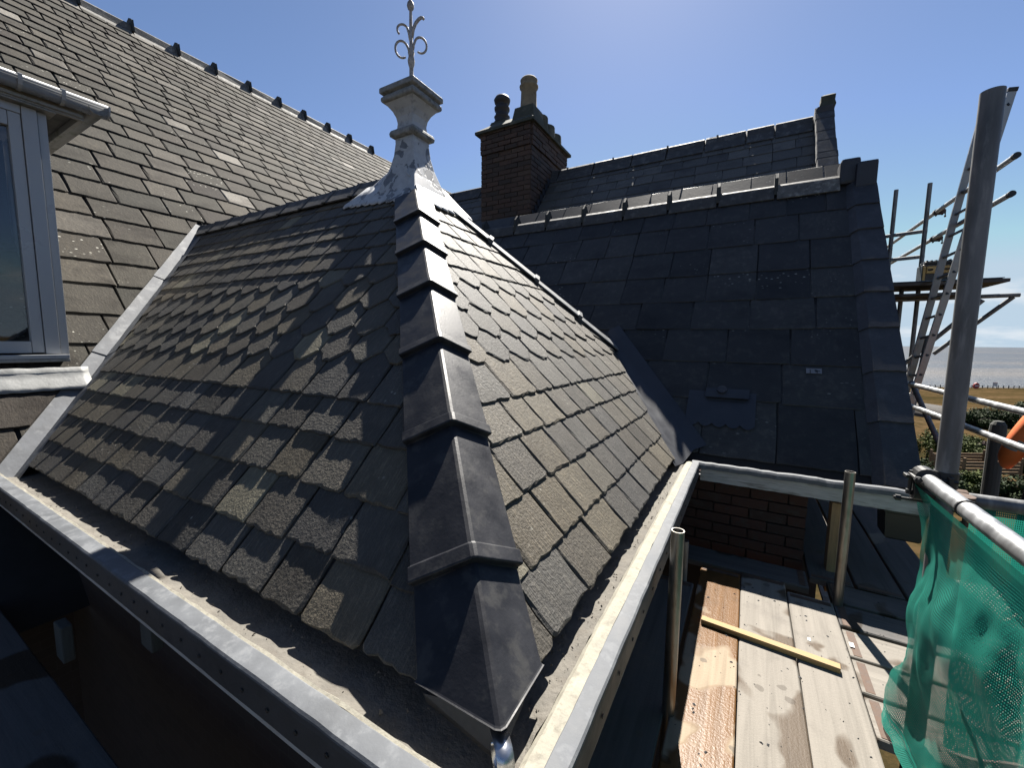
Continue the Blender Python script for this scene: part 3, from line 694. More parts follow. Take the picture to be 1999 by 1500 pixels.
# ridge tiles back to the main roof
nrt = 9
for i in range(nrt):
    a0 = aA - .28 - (aA - .28 - a_main(zA)) * i / nrt; a1 = aA - .28 - (aA - .28 - a_main(zA)) * (i + 1) / nrt
    vs_ = []
    for a_, g in ((a0 + .02, .0), (a1 + .05, .004), (a1 + .048, .012), (a1, .012)):
        for (dt, dz) in ((-.15, -.15 * mL + .03), (-.07, -.07 * mL + .035), (-.025, .018), (0, .03), (.025, .018), (.07, -.07 * mL + .035), (.15, -.15 * mL + .03)):
            vs_.append(V((a_, tA + dt * (1 + g), zA + dz + .02 + g)))
    fs = [[k * 7 + j, k * 7 + 7 + j, k * 7 + 8 + j, k * 7 + j + 1] for k in range(3) for j in range(6)]
    add('lead_saddle', [V((a1 + q_, tA + dt, zA + dz + .052)) for q_ in (-.02, .05) for dt, dz in ((-.10, -.10 * mL), (-.03, .0), (0, .008), (.03, .0), (.16, -.16 * mL))], [(0, 1, 6, 5), (1, 2, 7, 6), (2, 3, 8, 7), (3, 4, 9, 8)], 'lead_pale', hip)
    o = add('ridge_tile', vs_, fs, 'ridge_tile_dark', hip); md = o.modifiers.new('thick', 'SOLIDIFY'); md.thickness = .014
# lead valley against the main roof, in three lengths
def lead_strip(name, c0, c1, w1, w2, n_, up, parent, mat, wob=.006, lap=.0, seed=1):
    """folded lead sheet along c0-c1; w1 and w2 are the vectors out to its two edges"""
    rg = random.Random(seed); vs_, fs = [], []
    cols = (1.0, .55, .12, 0, .12, .55, 1.0)
    for k in range(n_ + 1):
        c = V(c0).lerp(V(c1), k / n_)
        for j, f in enumerate(cols):
            w = V(w1) if j < 3 else V(w2)
            jj = (rg.uniform(-wob, wob) if j in (0, 6) else 0)
            vs_.append(c + w * (f + jj * 1.2) + V(up) * (rg.uniform(0, wob) * .5 + lap * (1 - k / n_)))
    for k in range(n_):
        for j in range(6): fs.append([k * 7 + j, k * 7 + j + 1, k * 7 + 8 + j, k * 7 + 7 + j])
    o = add(name, vs_, fs, mat, parent, smooth=True); md = o.modifiers.new('edge', 'EDGE_SPLIT'); md.split_angle = R(24)
    return o
vd = (Vbot - Vtop).normalized()
FM = Face((0, 0, 0), (0, 1, 0), (-1, 0, MM)); FM.O = V((MC / MM, 0, 0))
def perp(w): w = V(w) - vd * V(w).dot(vd); return w.normalized()
wM = perp(V((0, -1, 0))); wLv = perp(V((1, 0, 0)))
upv = (FL.n + FM.n).normalized()
cuts = [-.01, .335, .68, 1.035]
for i in range(3):
    p = Vtop.lerp(Vbot, cuts[i]); q = Vtop.lerp(Vbot, cuts[i + 1] + .02)
    lead_strip('lead_valley', p + upv * (.020 - .004 * i), q + upv * (.024 - .004 * i), wM * .094, wLv * .092, 14, upv, hip, 'lead', seed=i)
# lead valley against the dark roof
FDn = V((0, -DM, 1)).normalized()
e1 = [V((ae - (z - ze) / mR, 3.02 + (z - ze) * 1.25, z)) for z in (-.86, -.65, -.45, -.25, -.05, .10)]
vs_ = []
for k, p in enumerate(e1):
    d0 = V((p.x, (p.z - DC) / DM, p.z))
    mid = V((p.x + .03, (p.y + d0.y) / 2 + .02, p.z - .03))
    vs_ += [p + FR.n * .012, mid, V((p.x + .08, (p.z + .02 - DC) / DM, p.z + .02)) + FDn * .030, V((p.x + .17, (p.z + .06 - DC) / DM, p.z + .06)) + FDn * .032]
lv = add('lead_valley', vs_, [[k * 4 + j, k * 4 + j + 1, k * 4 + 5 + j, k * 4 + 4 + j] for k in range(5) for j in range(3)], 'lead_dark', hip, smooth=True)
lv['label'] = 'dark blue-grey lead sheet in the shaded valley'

# ------------------------------------------------------------------ finial post on the hip apex
fin = empty('finial_post', (aA, tA, zA - .2), 'white square finial post with flaking paint and scrolled iron spike on the roof apex', 'finial')
B0 = V((aA, tA, 0))
k_ = K
zz = lambda z: z * K
o = add('flared_base', *square_geo(B0, [(.40, zz(.875)), (.345, zz(.93)), (.27, zz(1.02)), (.215, zz(1.13)), (.17, zz(1.235)), (.135, zz(1.33)), (.112, zz(1.42)), (.1, zz(1.53))]), 'peeling', fin)
bevelled(o, .012, 3)
o = add('shaft', *square_geo(B0, [(.1, zz(1.52)), (.092, zz(1.57)), (.085, zz(1.65))]), 'post_white', fin)
o = add('collar', *square_geo(B0, [(.112, zz(1.545)), (.132, zz(1.553)), (.136, zz(1.575)), (.128, zz(1.597)), (.10, zz(1.613))]), 'cap_grey', fin); bevelled(o, .006)
o = add('capital', *square_geo(B0, [(.084, zz(1.60)), (.084, zz(1.66)), (.092, zz(1.70)), (.112, zz(1.74)), (.142, zz(1.775)), (.165, zz(1.80))]), 'post_white', fin)
o = add('lower_slab', *square_geo(B0, [(.168, zz(1.79)), (.180, zz(1.80)), (.180, zz(1.825)), (.168, zz(1.835)), (.158, zz(1.85))]), 'cap_grey', fin); bevelled(o, .006)
o = add('cap_slab', *square_geo(B0, [(.160, zz(1.845)), (.188, zz(1.855)), (.188, zz(1.89)), (.165, zz(1.905)), (.06, zz(1.945)), (.03, zz(1.955))]), 'cap_grey', fin); bevelled(o, .006)
# scalloped lead aprons dressed down over the slates
def apron(face, uc, v_top, v_bot, w_top, w_bot, n_sc, name, skew=0.0, h=.04):
    vs_, fs = [], []; m = n_sc * 6
    for i in range(m + 1):
        f = i / m; s_ = abs(math.sin(math.pi * f * n_sc)) ** .6
        vs_.append(face.p(uc + (f - .5) * w_top, v_top, h + .02))
        vb = v_bot + skew * (f - .5)
        vs_.append(face.p(uc + (f - .5) * (w_top + w_bot) / 2, (v_top + vb) / 2 + .0, h + .005))
        vs_.append(face.p(uc + (f - .5) * w_bot, vb + .05, h * .8))
        vs_.append(face.p(uc + (f - .5) * w_bot, vb - .03 * s_ + .02, h * .72))
    for i in range(m):
        for j in range(3): fs.append([i * 4 + j, i * 4 + j + 1, i * 4 + 5 + j, i * 4 + 4 + j])
    o = add(name, vs_, fs, 'peeling', fin, smooth=True); md = o.modifiers.new('thick', 'SOLIDIFY'); md.thickness = .005; md.offset = 0
    return o
vA_L = (zA - ze) / sL; vA_R = (zA - ze) / sR
apron(FL, aA - .17, vA_L - .12, vA_L - .40, .50, .86, 9, 'lead_apron', skew=-.10)
apron(FL, aA - .1, vA_L + .10, vA_L - .16, .22, .5, 5, 'lead_apron', h=.075)
apron(FR, tA + .07, vA_R - .12, vA_R - .46, .42, .74, 8, 'lead_apron', skew=.05)
apron(FR, tA + .03, vA_R + .10, vA_R - .16, .2, .46, 5, 'lead_apron', h=.075)
# iron spike
c0 = B0 + V((0, 0, zz(1.945)))
spike = add('iron_spike', *lathe_geo(c0, [(.032, 0), (.034, .012), (.022, .03), (.03, .05), (.018, .075), (.017, .14), (.026, .17), (.03, .20), (.022, .235), (.028, .262), (.015, .30), (.0125, .55), (.011, .585), (.024, .60), (.030, .622), (.026, .645), (.012, .665), (.009, .70), (.02, .73), (.026, .76), (.014, .83), (.002, .9)], 16), 'iron', fin, smooth=True)
vr = V((.70, .71, 0)).normalized()      # scroll plane
def scroll(pts, r0, r1, flat=1.0):
    P = [c0 + vr * x + V((0, 0, z)) for x, z in pts]
    m = len(P); g = sweep_geo(P, [r0 + (r1 - r0) * i / (m - 1) for i in range(m)], 8, flat)
    return add('scroll', *g, 'iron', fin, smooth=True)
def arc(cx, cz, r, a0, a1, n_, sx_=1, rx=None):
    return [(sx_ * (cx + (rx or r) * math.cos(R(a0 + (a1 - a0) * i / n_))), cz + r * math.sin(R(a0 + (a1 - a0) * i / n_))) for i in range(n_ + 1)]
scroll([(.012, .27), (.022, .33)] + arc(.078, .335, .062, 150, -120, 16, 1, .05), .010, .008)
scroll([(-.010, .24), (-.020, .285)] + arc(.076, .275, .066, 150, -125, 16, -1, .052), .010, .008)
scroll([(-.008, .36), (-.016, .41)] + arc(.065, .425, .045, 140, -50, 10, -1)[::1], .010, .008)
scroll([(.006, .38), (.02, .45), (.04, .50), (.065, .535), (.085, .552), (.10, .552), (.108, .54)], .018, .010, .5)

# ------------------------------------------------------------------ gutters
def path_strip(prof, name, mat, parent, wob=.0025, n1=70, n2=44, seed=2, a_end=-4.35, t_end=3.165):
    """profile of (offset out from the eaves, height) carried along the left eaves and round the corner"""
    rg = random.Random(seed); vs_, fs = [], []; m = len(prof); P = []
    for k in range(n1 + 1):
        f = k / n1; P.append(('L', a_end, f))
    for k in range(1, n2 + 1): P.append(('R', t_end, k / n2))
    for kind, e, f in P:
        j1 = rg.uniform(-wob, wob); j2 = rg.uniform(-wob, wob)
        for q in prof:
            o_, z = q[0], q[1]; ol = q[2] if len(q) > 2 else o_ * 1.13
            a_c = ae + o_; t_c = te - ol
            if kind == 'L': p = V((e + (a_c - e) * f, t_c + j1, z + j2))
            else: p = V((a_c + j1, t_c + (e - t_c) * f, z + j2))
            vs_.append(p)
    for k in range(len(P) - 1):
        for j in range(m - 1): fs.append([k * m + j, (k + 1) * m + j, (k + 1) * m + j + 1, k * m + j + 1])
    o = add(name, vs_, fs, mat, parent, smooth=name in ('lead_capping', 'gutter_lip', 'gutter_bed'))
    md = o.modifiers.new('edge', 'EDGE_SPLIT'); md.split_angle = R(22)
    return o
gut = empty('box_gutter', (ae + .1, te - .1, -1.0), 'lead-capped box gutter running round the hipped roof eaves with gritty bed', 'gutter')
GZ = -.85
path_strip([(-.045, -.825), (-.04, -.892)], 'gutter_back', 'dark_timber', gut, wob=.001, seed=3)
path_strip([(-.05, -.888, -.05), (.02, -.890, .02), (.05, -.887, .07), (.068, -.878, .112)], 'gutter_bed', 'grit', gut, wob=.004, seed=4)
path_strip([(.066, -.882, .110), (.076, -.868, .114), (.086, GZ - .004, .118), (.105, GZ + .002, .122), (.1236, GZ - .001, .1315)], 'gutter_lip', 'cream', gut, wob=.002, seed=5)
o = path_strip([(.1236, GZ - .004, .1315), (.125, GZ + .005, .133), (.127, GZ + .007, .136), (.150, GZ + .0065, .165), (.166, GZ + .004, .183), (.171, GZ - .001, .188), (.172, GZ - .006, .189)], 'lead_capping', 'gutter_lead', gut, wob=.0009, seed=6)
path_strip([(.171, GZ - .004, .188), (.173, GZ - .020, .190), (.172, GZ - .095, .189)], 'gutter_face', 'gutter_side', gut, wob=.0006, seed=6)
path_strip([(.163, GZ - .093, .178), (.163, GZ - .128, .178), (.14, GZ - .130, .155), (-.06, GZ - .130, -.06)], 'fascia', 'white_paint', gut, wob=.0, seed=8)
nail = me_from('nail', *lathe_geo((0, 0, 0), [(.0035, 0), (.006, .001), (.0055, .003), (.001, .004)], 8), 'black')
k = 0
a_ = ae - .10
while a_ > -3.6:
    n_ = bpy.data.objects.new('nail', nail); link(n_, gut); n_.location = V((a_, te - .1905, GZ - .05 + rnd.uniform(-.006, .006))) - gut.location
    n_.rotation_euler = (R(90), 0, 0); a_ -= .105 + rnd.uniform(0, .02)
t_ = .75
while t_ < 2.9:
    n_ = bpy.data.objects.new('nail', nail); link(n_, gut); n_.location = V((ae + .1735, t_, GZ - .05)) - gut.location
    n_.rotation_euler = (0, R(90), 0); t_ += .15
# grit and slate chips lying in the bed
chipv, chipf = [], []
for i in range(420):
    if i % 2:
        p = V((rnd.uniform(-3.9, ae), te - rnd.uniform(-.02, .10), -.884))
    else: p = V((ae + rnd.uniform(-.02, .06), rnd.uniform(te, 2.9), -.884))
    s_ = rnd.uniform(.0015, .006); x = V((rnd.uniform(-1, 1), rnd.uniform(-1, 1), rnd.uniform(-.3, .3))) * s_; y = V((-x.y, x.x, s_ * .3)) * rnd.uniform(.3, .8)
    kk = len(chipv); chipv += [p - x - y, p + x - y, p + x + y, p + V((0, 0, s_))]; chipf += [[kk, kk + 1, kk + 3], [kk + 1, kk + 2, kk + 3], [kk + 2, kk, kk + 3]]
o = add('grit', chipv, chipf, 'grit', gut); o['kind'] = 'stuff'
rg_ = empty('rear_gutter', (.3, 3.05, -1.0), 'weathered white-painted fascia and gutter below the dark roof, ending behind green net', 'gutter')
def long_strip(prof, name, mat, a0, a1, parent, n_=30, wob=.003, seed=1):
    rg = random.Random(seed); vs_, fs = [], []; m = len(prof)
    for k in range(n_ + 1):
        j = rg.uniform(-wob, wob); j2 = rg.uniform(-wob, wob)
        for t_, z in prof: vs_.append(V((a0 + (a1 - a0) * k / n_, t_ + j, z + j2)))
    for k in range(n_):
        for j in range(m - 1): fs.append([k * m + j, k * m + j + 1, (k + 1) * m + j + 1, (k + 1) * m + j])
    return add(name, vs_, fs, mat, parent)
RT = 3.165
long_strip([(RT + .075, GZ - .06), (RT + .055, GZ + .0), (RT + .03, GZ + .006), (RT, GZ + .004), (RT - .012, GZ - .008), (RT - .014, GZ - .035)], 'lead_capping', 'gutter_lead', ae + .12, .99, rg_, seed=3)
long_strip([(RT + .004, GZ - .03), (RT + .004, GZ - .125), (RT + .03, GZ - .127), (RT + .22, GZ - .127)], 'fascia', 'old_white', ae + .18, .99, rg_, wob=.0012, seed=4)
long_strip([(RT + .06, GZ - .10), (RT + .5, GZ - .10)], 'gutter_bed', 'lead_dark', ae - .1, .99, rg_, seed=5)

# ------------------------------------------------------------------ walls below the roofs
def uvbox(name, x0, x1, y0, y1, z0, z1, mat, parent=None, **kw):
    vs_, fs, uv = [], [], []
    for (p, q) in (((x0, y0), (x1, y0)), ((x1, y0), (x1, y1)), ((x1, y1), (x0, y1)), ((x0, y1), (x0, y0))):
        l = math.hypot(q[0] - p[0], q[1] - p[1]); k = len(vs_)
        vs_ += [(p[0], p[1], z0), (q[0], q[1], z0), (q[0], q[1], z1), (p[0], p[1], z1)]; uv += [(0, z0), (l, z0), (l, z1), (0, z1)]; fs.append([k, k + 1, k + 2, k + 3])
    k = len(vs_); vs_ += [(x0, y0, z1), (x1, y0, z1), (x1, y1, z1), (x0, y1, z1)]; uv += [(0, 0)] * 4; fs.append([k, k + 1, k + 2, k + 3])
    return add(name, vs_, fs, mat, parent, uvs=uv, **kw)
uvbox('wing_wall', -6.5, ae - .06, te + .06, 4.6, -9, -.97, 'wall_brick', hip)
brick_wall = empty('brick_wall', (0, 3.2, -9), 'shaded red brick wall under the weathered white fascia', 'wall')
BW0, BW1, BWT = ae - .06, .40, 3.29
uvbox('wall_core', BW0, BW1 - .015, BWT + .012, 5.2, -9, -.94, 'mortar_dark', brick_wall)
bme = {}
def brick_mesh(w, h, d, seed):
    key = (round(w, 3), round(h, 3), round(d, 3), seed)
    if key not in bme:
        g = box_geo((0, 0, 0), (1, 0, 0), (0, 1, 0), (0, 0, 1), w / 2, d / 2, h / 2, 0)
        rg = random.Random(seed); g = ([v + V((rg.uniform(-.003, .003), rg.uniform(-.003, .003), rg.uniform(-.002, .002))) for v in g[0]], g[1])
        bme[key] = g
    return bme[key]
bm_cache = {}
def put_brick(center, along, w, h, d, mat, parent):
    sd = rnd.randrange(5); key = (round(w, 3), h, d, sd, mat)
    if key not in bm_cache: bm_cache[key] = me_from('brick', *brick_mesh(w, h, d, sd), mat)
    o = bpy.data.objects.new('brick', bm_cache[key]); link(o, parent)
    ang = math.atan2(along[1], along[0]); p = V((0, 0, 0)); q = parent
    while q: p += q.location; q = q.parent
    o.location = V(center) - p; o.rotation_euler = (0, 0, ang); return o
z = -1.60; row = 0
while z < -.95:
    x = BW0 - (.1125 if row % 2 else 0)
    while x < BW1:
        x0, x1 = max(x, BW0), min(x + .215, BW1)
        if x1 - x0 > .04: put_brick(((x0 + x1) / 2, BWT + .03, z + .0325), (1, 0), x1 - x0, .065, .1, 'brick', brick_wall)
        x += .225
    put_brick((BW1 - .05, BWT + .03 + (.16 if row % 2 else .21), z + .0325), (0, 1), .20, .065, .1, 'brick', brick_wall)
    z += .075; row += 1

# ------------------------------------------------------------------ the main roof
mainr = empty('main_roof', (-4.5, 1, -1.2), 'large sunlit grey slate roof rising behind the dormer window on the left', 'roof')
zrM, aM_r = 5.76, (MC - 5.76) / MM
sM = MM / math.hypot(1, MM)
zs = [K * z for z in (-1.15, -.86, -.57, -.31, -.064, .171, .432, .656, .917, 1.147, 1.365, 1.594, 1.813)]
g = (zs[-1] - zs[-2])
while zs[-1] + g < zrM - .04:
    zs.append(zs[-1] + g); g = max(.168, g * .96)
rows_M = []
for i, z in enumerate(zs):
    zn = zs[i + 1] if i + 1 < len(zs) else zrM
    wdt = .43 if z < 2 else max(.34, .44 - (z - 2) * .035)
    rows_M.append((z / sM, (zn - z) / sM, 'plain', wdt, .017, -4.0, 14.0))
FMr = Face((MC / MM, 0, 0), (0, 1, 0), (-1, 0, MM))
tv = lambda z: te + (z - ze) / mL
val_plane = half((tv(-1.3) - .125, -1.3 / sM), (tv(zA) - .125, zA / sM), (-3, 0))
low = [r for r in rows_M if r[0] * sM < zA - .12]; high = [r for r in rows_M if r[0] * sM >= zA - .12]
def skip_low(u, v): return u > tv(v * sM) + .45
def skip_hi(u, v):
    z = v * sM
    return (z < zA + .15 and u > tA + .3) or (z < 1.9 and u < .55)
n1 = lay_slates(FMr, low, mainr, 'slate_main', [val_plane], 11, limit=90, rag=.005, cham=.009, gap=.013, far_mat='slate_main_far', skip=skip_low)
n2 = lay_slates(FMr, high, mainr, 'slate_main', [], 12, limit=300 - min(n1, 90), rag=.005, cham=.009, gap=.013, far_mat='slate_main_far', skip=skip_hi)
ag = lambda z: (MC - z) / MM
add('roof_boarding', [(ag(-1.6), -4, -1.6), (ag(-1.6), 14, -1.6), (ag(zrM), 14, zrM), (ag(zrM), -4, zrM), (2 * ag(zrM) - ag(1), 14, 1), (2 * ag(zrM) - ag(1), -4, 1)], [(0, 1, 2, 3), (3, 2, 4, 5)], 'underlay', mainr)
uvbox('wall', ag(-1.6) - 9, ag(-1.6) - .35, -4, 14, -9, -1.62, 'wall_brick', mainr)
fin_pts = [K * t for t in (2.0, 2.66, 3.317, 3.974, 4.588, 5.234, 5.878, 6.48, 7.127, 7.767, 8.5)]
def ridge_run(pts, mk, parent, mat, finmat, ridge_h=.045, wing=.17, slope=1.0, fin_h=.13, along='Y', fin_w=.085):
    for i in range(len(pts) - 1):
        vs_ = []
        s0, s1 = pts[i] + .012, pts[i + 1] - .012
        prof = [(-wing, -wing * slope + .025), (-.09, -.09 * slope + .05), (-.055, ridge_h - .025), (-.025, ridge_h), (.025, ridge_h), (.055, ridge_h - .025), (.09, -.09 * slope + .05), (wing, -wing * slope + .025)]
        for s_ in (s0, s1):
            for d_, h in prof: vs_.append(mk(s_, d_ + rnd.uniform(-.003, .003), h + rnd.uniform(-.004, .004)))
        m = len(prof); fs = [[j, j + 1, m + j + 1, m + j] for j in range(m - 1)]
        o = add('ridge_tile', vs_, fs, mat, parent); md = o.modifiers.new('thick', 'SOLIDIFY'); md.thickness = .016; bevelled(o, .004)
    for i in range(0, len(pts)):
        if finmat is None: break
        vs_ = []
        prof = [(-fin_w, -.05), (-fin_w * .75, ridge_h + fin_h * .5), (0, ridge_h + fin_h), (fin_w * .75, ridge_h + fin_h * .5), (fin_w, -.05)]
        for s_ in (pts[i] - .017, pts[i] + .017):
            for d_, h in prof: vs_.append(mk(s_, d_, h))
        m = len(prof); fs = [list(range(m)), [m + j for j in range(m)][::-1]] + [[j, (j + 1) % m, m + (j + 1) % m, m + j] for j in range(m)]
        o = add('ridge_fin', vs_, fs, finmat, parent); bevelled(o, .004)
ridge_run(fin_pts, lambda s, d, h: V((aM_r + d, s, zrM + h)), mainr, 'ridge_tile', 'fin', ridge_h=.115, wing=.20, slope=MM, fin_h=.105, fin_w=.15)
ridge_run([9.36, 10.4, 11.4, 12.4, 13.9], lambda s, d, h: V((aM_r + d, s, zrM - .12 + h)), mainr, 'ridge_tile_dark', None, ridge_h=.04, wing=.2, slope=MM)

# ------------------------------------------------------------------ dormer window
dor = empty('dormer_window', (-4.85, .5, -.13), 'white plastic dormer window with grey gutter at the left edge', 'window')
DA = -4.67; DT = 1.085; DT0 = -1.6
def dbox(name, mat, x0, x1, y0, y1, z0, z1, parent=dor, ch=.004): return add(name, *abox(x0, x1, y0, y1, z0, z1, ch), mat, parent)
dbox('cheek', 'upvc', DA - 1.9, DA - .02, DT - .05, DT, -.30, 1.66)
dbox('side_strip', 'upvc', DA - .02, DA, 1.034, DT - .003, -.13, 1.66)
fr_o = dbox('window_frame', 'upvc', DA - .06, DA + .018, .954, 1.030, -.13, 1.66)
dbox('sash_stile', 'upvc', DA - .06, DA + .005, .888, .95, -.12, 1.60)
dbox('sash_rail', 'upvc', DA - .06, DA + .004, DT0, .886, -.122, -.035)
dbox('sash_rail', 'upvc', DA - .06, DA + .004, DT0, .886, 1.50, 1.60)
dbox('head', 'upvc', DA - .06, DA + .012, DT0, .951, 1.602, 1.66)
dbox('pane', 'glass', DA - .035, DA - .03, DT0, .892, -.04, 1.51, ch=0)
vs_, fs = [], []
for i in range(61):
    y = DT0 + (.70 - DT0) * i / 60; d_ = .03 * math.sin(i * 1.1) + .012 * math.sin(i * 2.3)
    vs_ += [V((DA - .22 + d_, y, -.1)), V((DA - .22 + d_ * .6, y, 1.55))]
for i in range(60): fs.append([2 * i, 2 * i + 2, 2 * i + 3, 2 * i + 1])
add('curtain', vs_, fs, 'curtain', dor, smooth=True)
dbox('room_back', 'black', DA - 1.0, DA - .95, DT0, DT - .06, -.3, 1.66, ch=0)
dbox('sill', 'upvc', DA - .04, DA + .075, DT0, 1.065, -.165, -.135)
dbox('sill_nosing', 'upvc_grubby', DA + .055, DA + .078, DT0, 1.065, -.19, -.166)
dbox('base_trim', 'dark_timber', DA - .06, DA - .005, DT0, 1.06, -.36, -.166)
# eaves box, soffit, fascia and gutter
dbox('soffit', 'upvc_grubby', DA - .1, -4.60, DT0, 1.12, 1.662, 1.675)
dbox('soffit_shade_panel', 'black', DA - 1.2, -4.64, 1.121, 1.24, 1.72, 1.73)  # black panel painting in the shade of the open eaves corner
dbox('fascia', 'upvc_grubby', -4.63, -4.60, DT0, 1.27, 1.677, 1.80)
dbox('fascia', 'upvc_grubby', DA - 1.2, -4.632, 1.245, 1.27, 1.677, 1.80)
dbox('fascia_bead', 'upvc_grubby', -4.598, -4.585, DT0, 1.262, 1.69, 1.715)
dbox('flat_roof', 'lead_dark', DA - 1.6, -4.61, DT0, 1.262, 1.802, 1.82)
def gutter_run(p, q, out, name='gutter', r=.062, ext=None):
    p, q, out = V(p), V(q), V(out); vs_, fs = [], []; m = 15
    prof = [(0, 0), (0, -.035), (.012, -.062), (.03, -.074), (.055, -.076), (.078, -.070), (.094, -.055), (.100, -.035), (.104, -.032), (.104, -.02), (.108, -.016), (.110, -.003), (.106, .004), (.100, .002), (.098, -.006)]
    for s_ in (p, q):
        for o_, h in prof: vs_.append(s_ + out * o_ + V((0, 0, h)))
    fs = [[j, j + 1, m + j + 1, m + j] for j in range(m - 1)]
    o = add(name, vs_, fs, 'upvc' if name == 'gutter' else 'upvc_grubby', dor, smooth=True); md = o.modifiers.new('thick', 'SOLIDIFY'); md.thickness = .003
    return o
gutter_run((-4.595, DT0, 1.805), (-4.595, 1.385, 1.805), (1, 0, 0))
gutter_run((-4.49, 1.275, 1.80), (-5.95, 1.275, 1.79), (0, 1, 0), 'gutter_return')
# stop end and brackets
vs_ = [V((-4.595 + o_, 1.387, 1.805 + h)) for o_, h in [(0, .004), (0, -.035), (.012, -.064), (.03, -.076), (.055, -.078), (.078, -.072), (.095, -.056), (.106, -.03), (.112, .004)]]
vs2 = [v + V((0, .012, 0)) for v in vs_]; m = len(vs_)
add('stop_end', vs_ + vs2, [list(range(m)), [m + j for j in range(m)][::-1]] + [[j, (j + 1) % m, m + (j + 1) % m, m + j] for j in range(m)], 'upvc', dor)
for ty in (.92, 1.13, .2):
    vs_ = [V((-4.597 + o_ * 1.05, ty, 1.805 + h * 1.06)) for o_, h in [(.0, .012), (0, -.035), (.012, -.066), (.03, -.079), (.055, -.081), (.080, -.074), (.098, -.057), (.108, -.03), (.115, .006), (.104, .012)]]
    vs2 = [v + V((0, .022, 0)) for v in vs_]; m = len(vs_)
    o = add('gutter_bracket', vs_ + vs2, [[j, j + 1, m + j + 1, m + j] for j in range(m - 1)], 'upvc', dor); md = o.modifiers.new('thick', 'SOLIDIFY'); md.thickness = .005; md.offset = 1
# lead apron under the sill
vs_, fs = [], []; rgl = random.Random(9)
nA = 60
for i in range(nA + 1):
    t_ = DT0 + (1.15 - DT0) * i / nA
    for (dv, hh) in ((.03, .075), (0, .05), (-.06, .048), (-.13, .044), (-.165, .040)):
        zq = K * (-.222) + dv * .72 - .06 + (rgl.uniform(-.004, .004) if hh < .05 else 0)
        p = V((ag(zq), t_, zq)) + FMr.n * (hh + rgl.uniform(-.004, .004)); vs_.append(p)
for i in range(nA):
    for j in range(4): fs.append([i * 5 + j, i * 5 + 5 + j, i * 5 + 6 + j, i * 5 + j + 1])
o = add('lead_apron', vs_, fs, 'lead_pale', dor, smooth=True); md = o.modifiers.new('thick', 'SOLIDIFY'); md.thickness = .003

# ------------------------------------------------------------------ the dark gabled roof
dk = empty('dark_gabled_roof', (0, 3.4, -.9), 'shaded blue-black slate roof with raised verge slates at its right gable', 'roof')
sD = DM / math.hypot(1, DM)
td = lambda z: (z - DC) / DM
FD_ = Face((0, -DC / DM, 0), (1, 0, 0), (0, 1, DM))
zD = [KD * z for z in (-.70, -.379, -.138, .104, .333, .567, .825, 1.082)]
zrD = KD * 1.37
VA0, VA1 = .755, .98
rows_D = []
for i, z in enumerate(zD):
    zn = zD[i + 1] if i + 1 < len(zD) else zrD
    rows_D.append((z / sD, (zn - z) / sD, 'plain', .50 - .018 * i, .0075, -3.9, VA0 + .02))
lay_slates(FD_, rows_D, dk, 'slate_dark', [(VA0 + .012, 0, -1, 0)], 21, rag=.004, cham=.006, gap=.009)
add('roof_boarding', [(-5.5, td(-.95), -.95), (VA1 - .03, td(-.95), -.95), (VA1 - .03, td(zrD), zrD), (-5.5, td(zrD), zrD), (VA1 - .03, 2 * td(zrD) - td(.6), .6), (-5.5, 2 * td(zrD) - td(.6), .6)], [(0, 1, 2, 3), (3, 2, 4, 5)], 'underlay', dk)
# gable wall under the verge
add('gable_wall', [(VA1 - .05, td(-.95) + .12, -.97), (VA1 - .05, td(zrD), zrD - .15), (VA1 - .05, 2 * td(zrD) - td(-.95), -.97), (VA1 - .16, td(-.95) + .12, -.97), (VA1 - .16, td(zrD), zrD - .15), (VA1 - .16, 2 * td(zrD) - td(-.95), -.97)],
    [(0, 1, 2), (3, 5, 4), (0, 3, 4, 1), (1, 4, 5, 2), (0, 2, 5, 3)], 'stone_grey', dk)
vz = [KD * z for z in (-.735, -.435, -.165, .10, .345, .59, .85, 1.08, 1.33)]
for i in range(len(vz) - 1):
    v0, v1 = vz[i] / sD - .02, vz[i + 1] / sD + .10
    l = v1 - v0; rg = random.Random(60 + i)
    h0, h1 = .064, .046
    pts_ = []
    nu = 5
    for (fv, hh) in ((0, h0), (.5, (h0 + h1) / 2), (1, h1)):
        for k in range(nu + 1):
            fu = k / nu; dip = -.05 if k == 0 else 0
            pts_.append(FD_.p(VA0 - .012 * (k == 0) + (VA1 - VA0) * fu + rg.uniform(-.003, .003), v0 + l * fv + (rg.uniform(-.006, .006) if fv == 0 else 0), hh + dip))
    n_ = nu + 1
    for k in range(nu + 1): pts_.append(FD_.p(VA0 - .012 * (k == 0) + (VA1 - VA0) * k / nu, v0, h0 - .016 - (.05 if k == 0 else 0)))
    fs = [[r_ * n_ + k, r_ * n_ + k + 1, (r_ + 1) * n_ + k + 1, (r_ + 1) * n_ + k] for r_ in range(2) for k in range(nu)]
    fs += [[3 * n_ + k, 3 * n_ + k + 1, k + 1, k] for k in range(nu)]
    b = len(pts_); pts_ += [FD_.p(VA1, v0, h0 - .03), FD_.p(VA1, v1, h1 - .03)]; fs.append([nu, b, b + 1, 2 * n_ + nu, n_ + nu])
    o = add('verge_slate', pts_, fs, 'verge', dk)
# lead-dressed gable top
g1 = abox(VA0 - .06, VA0 + .10, td(zrD) - .10, td(zrD) + .14, zrD - .05, zrD + .20, .03); g2 = abox(VA0 + .06, VA1, td(zrD) - .16, td(zrD) + .12, zrD - .12, zrD + .13, .02)
o = add('gable_cap', *join(g1, g2), 'lead_dark', dk)
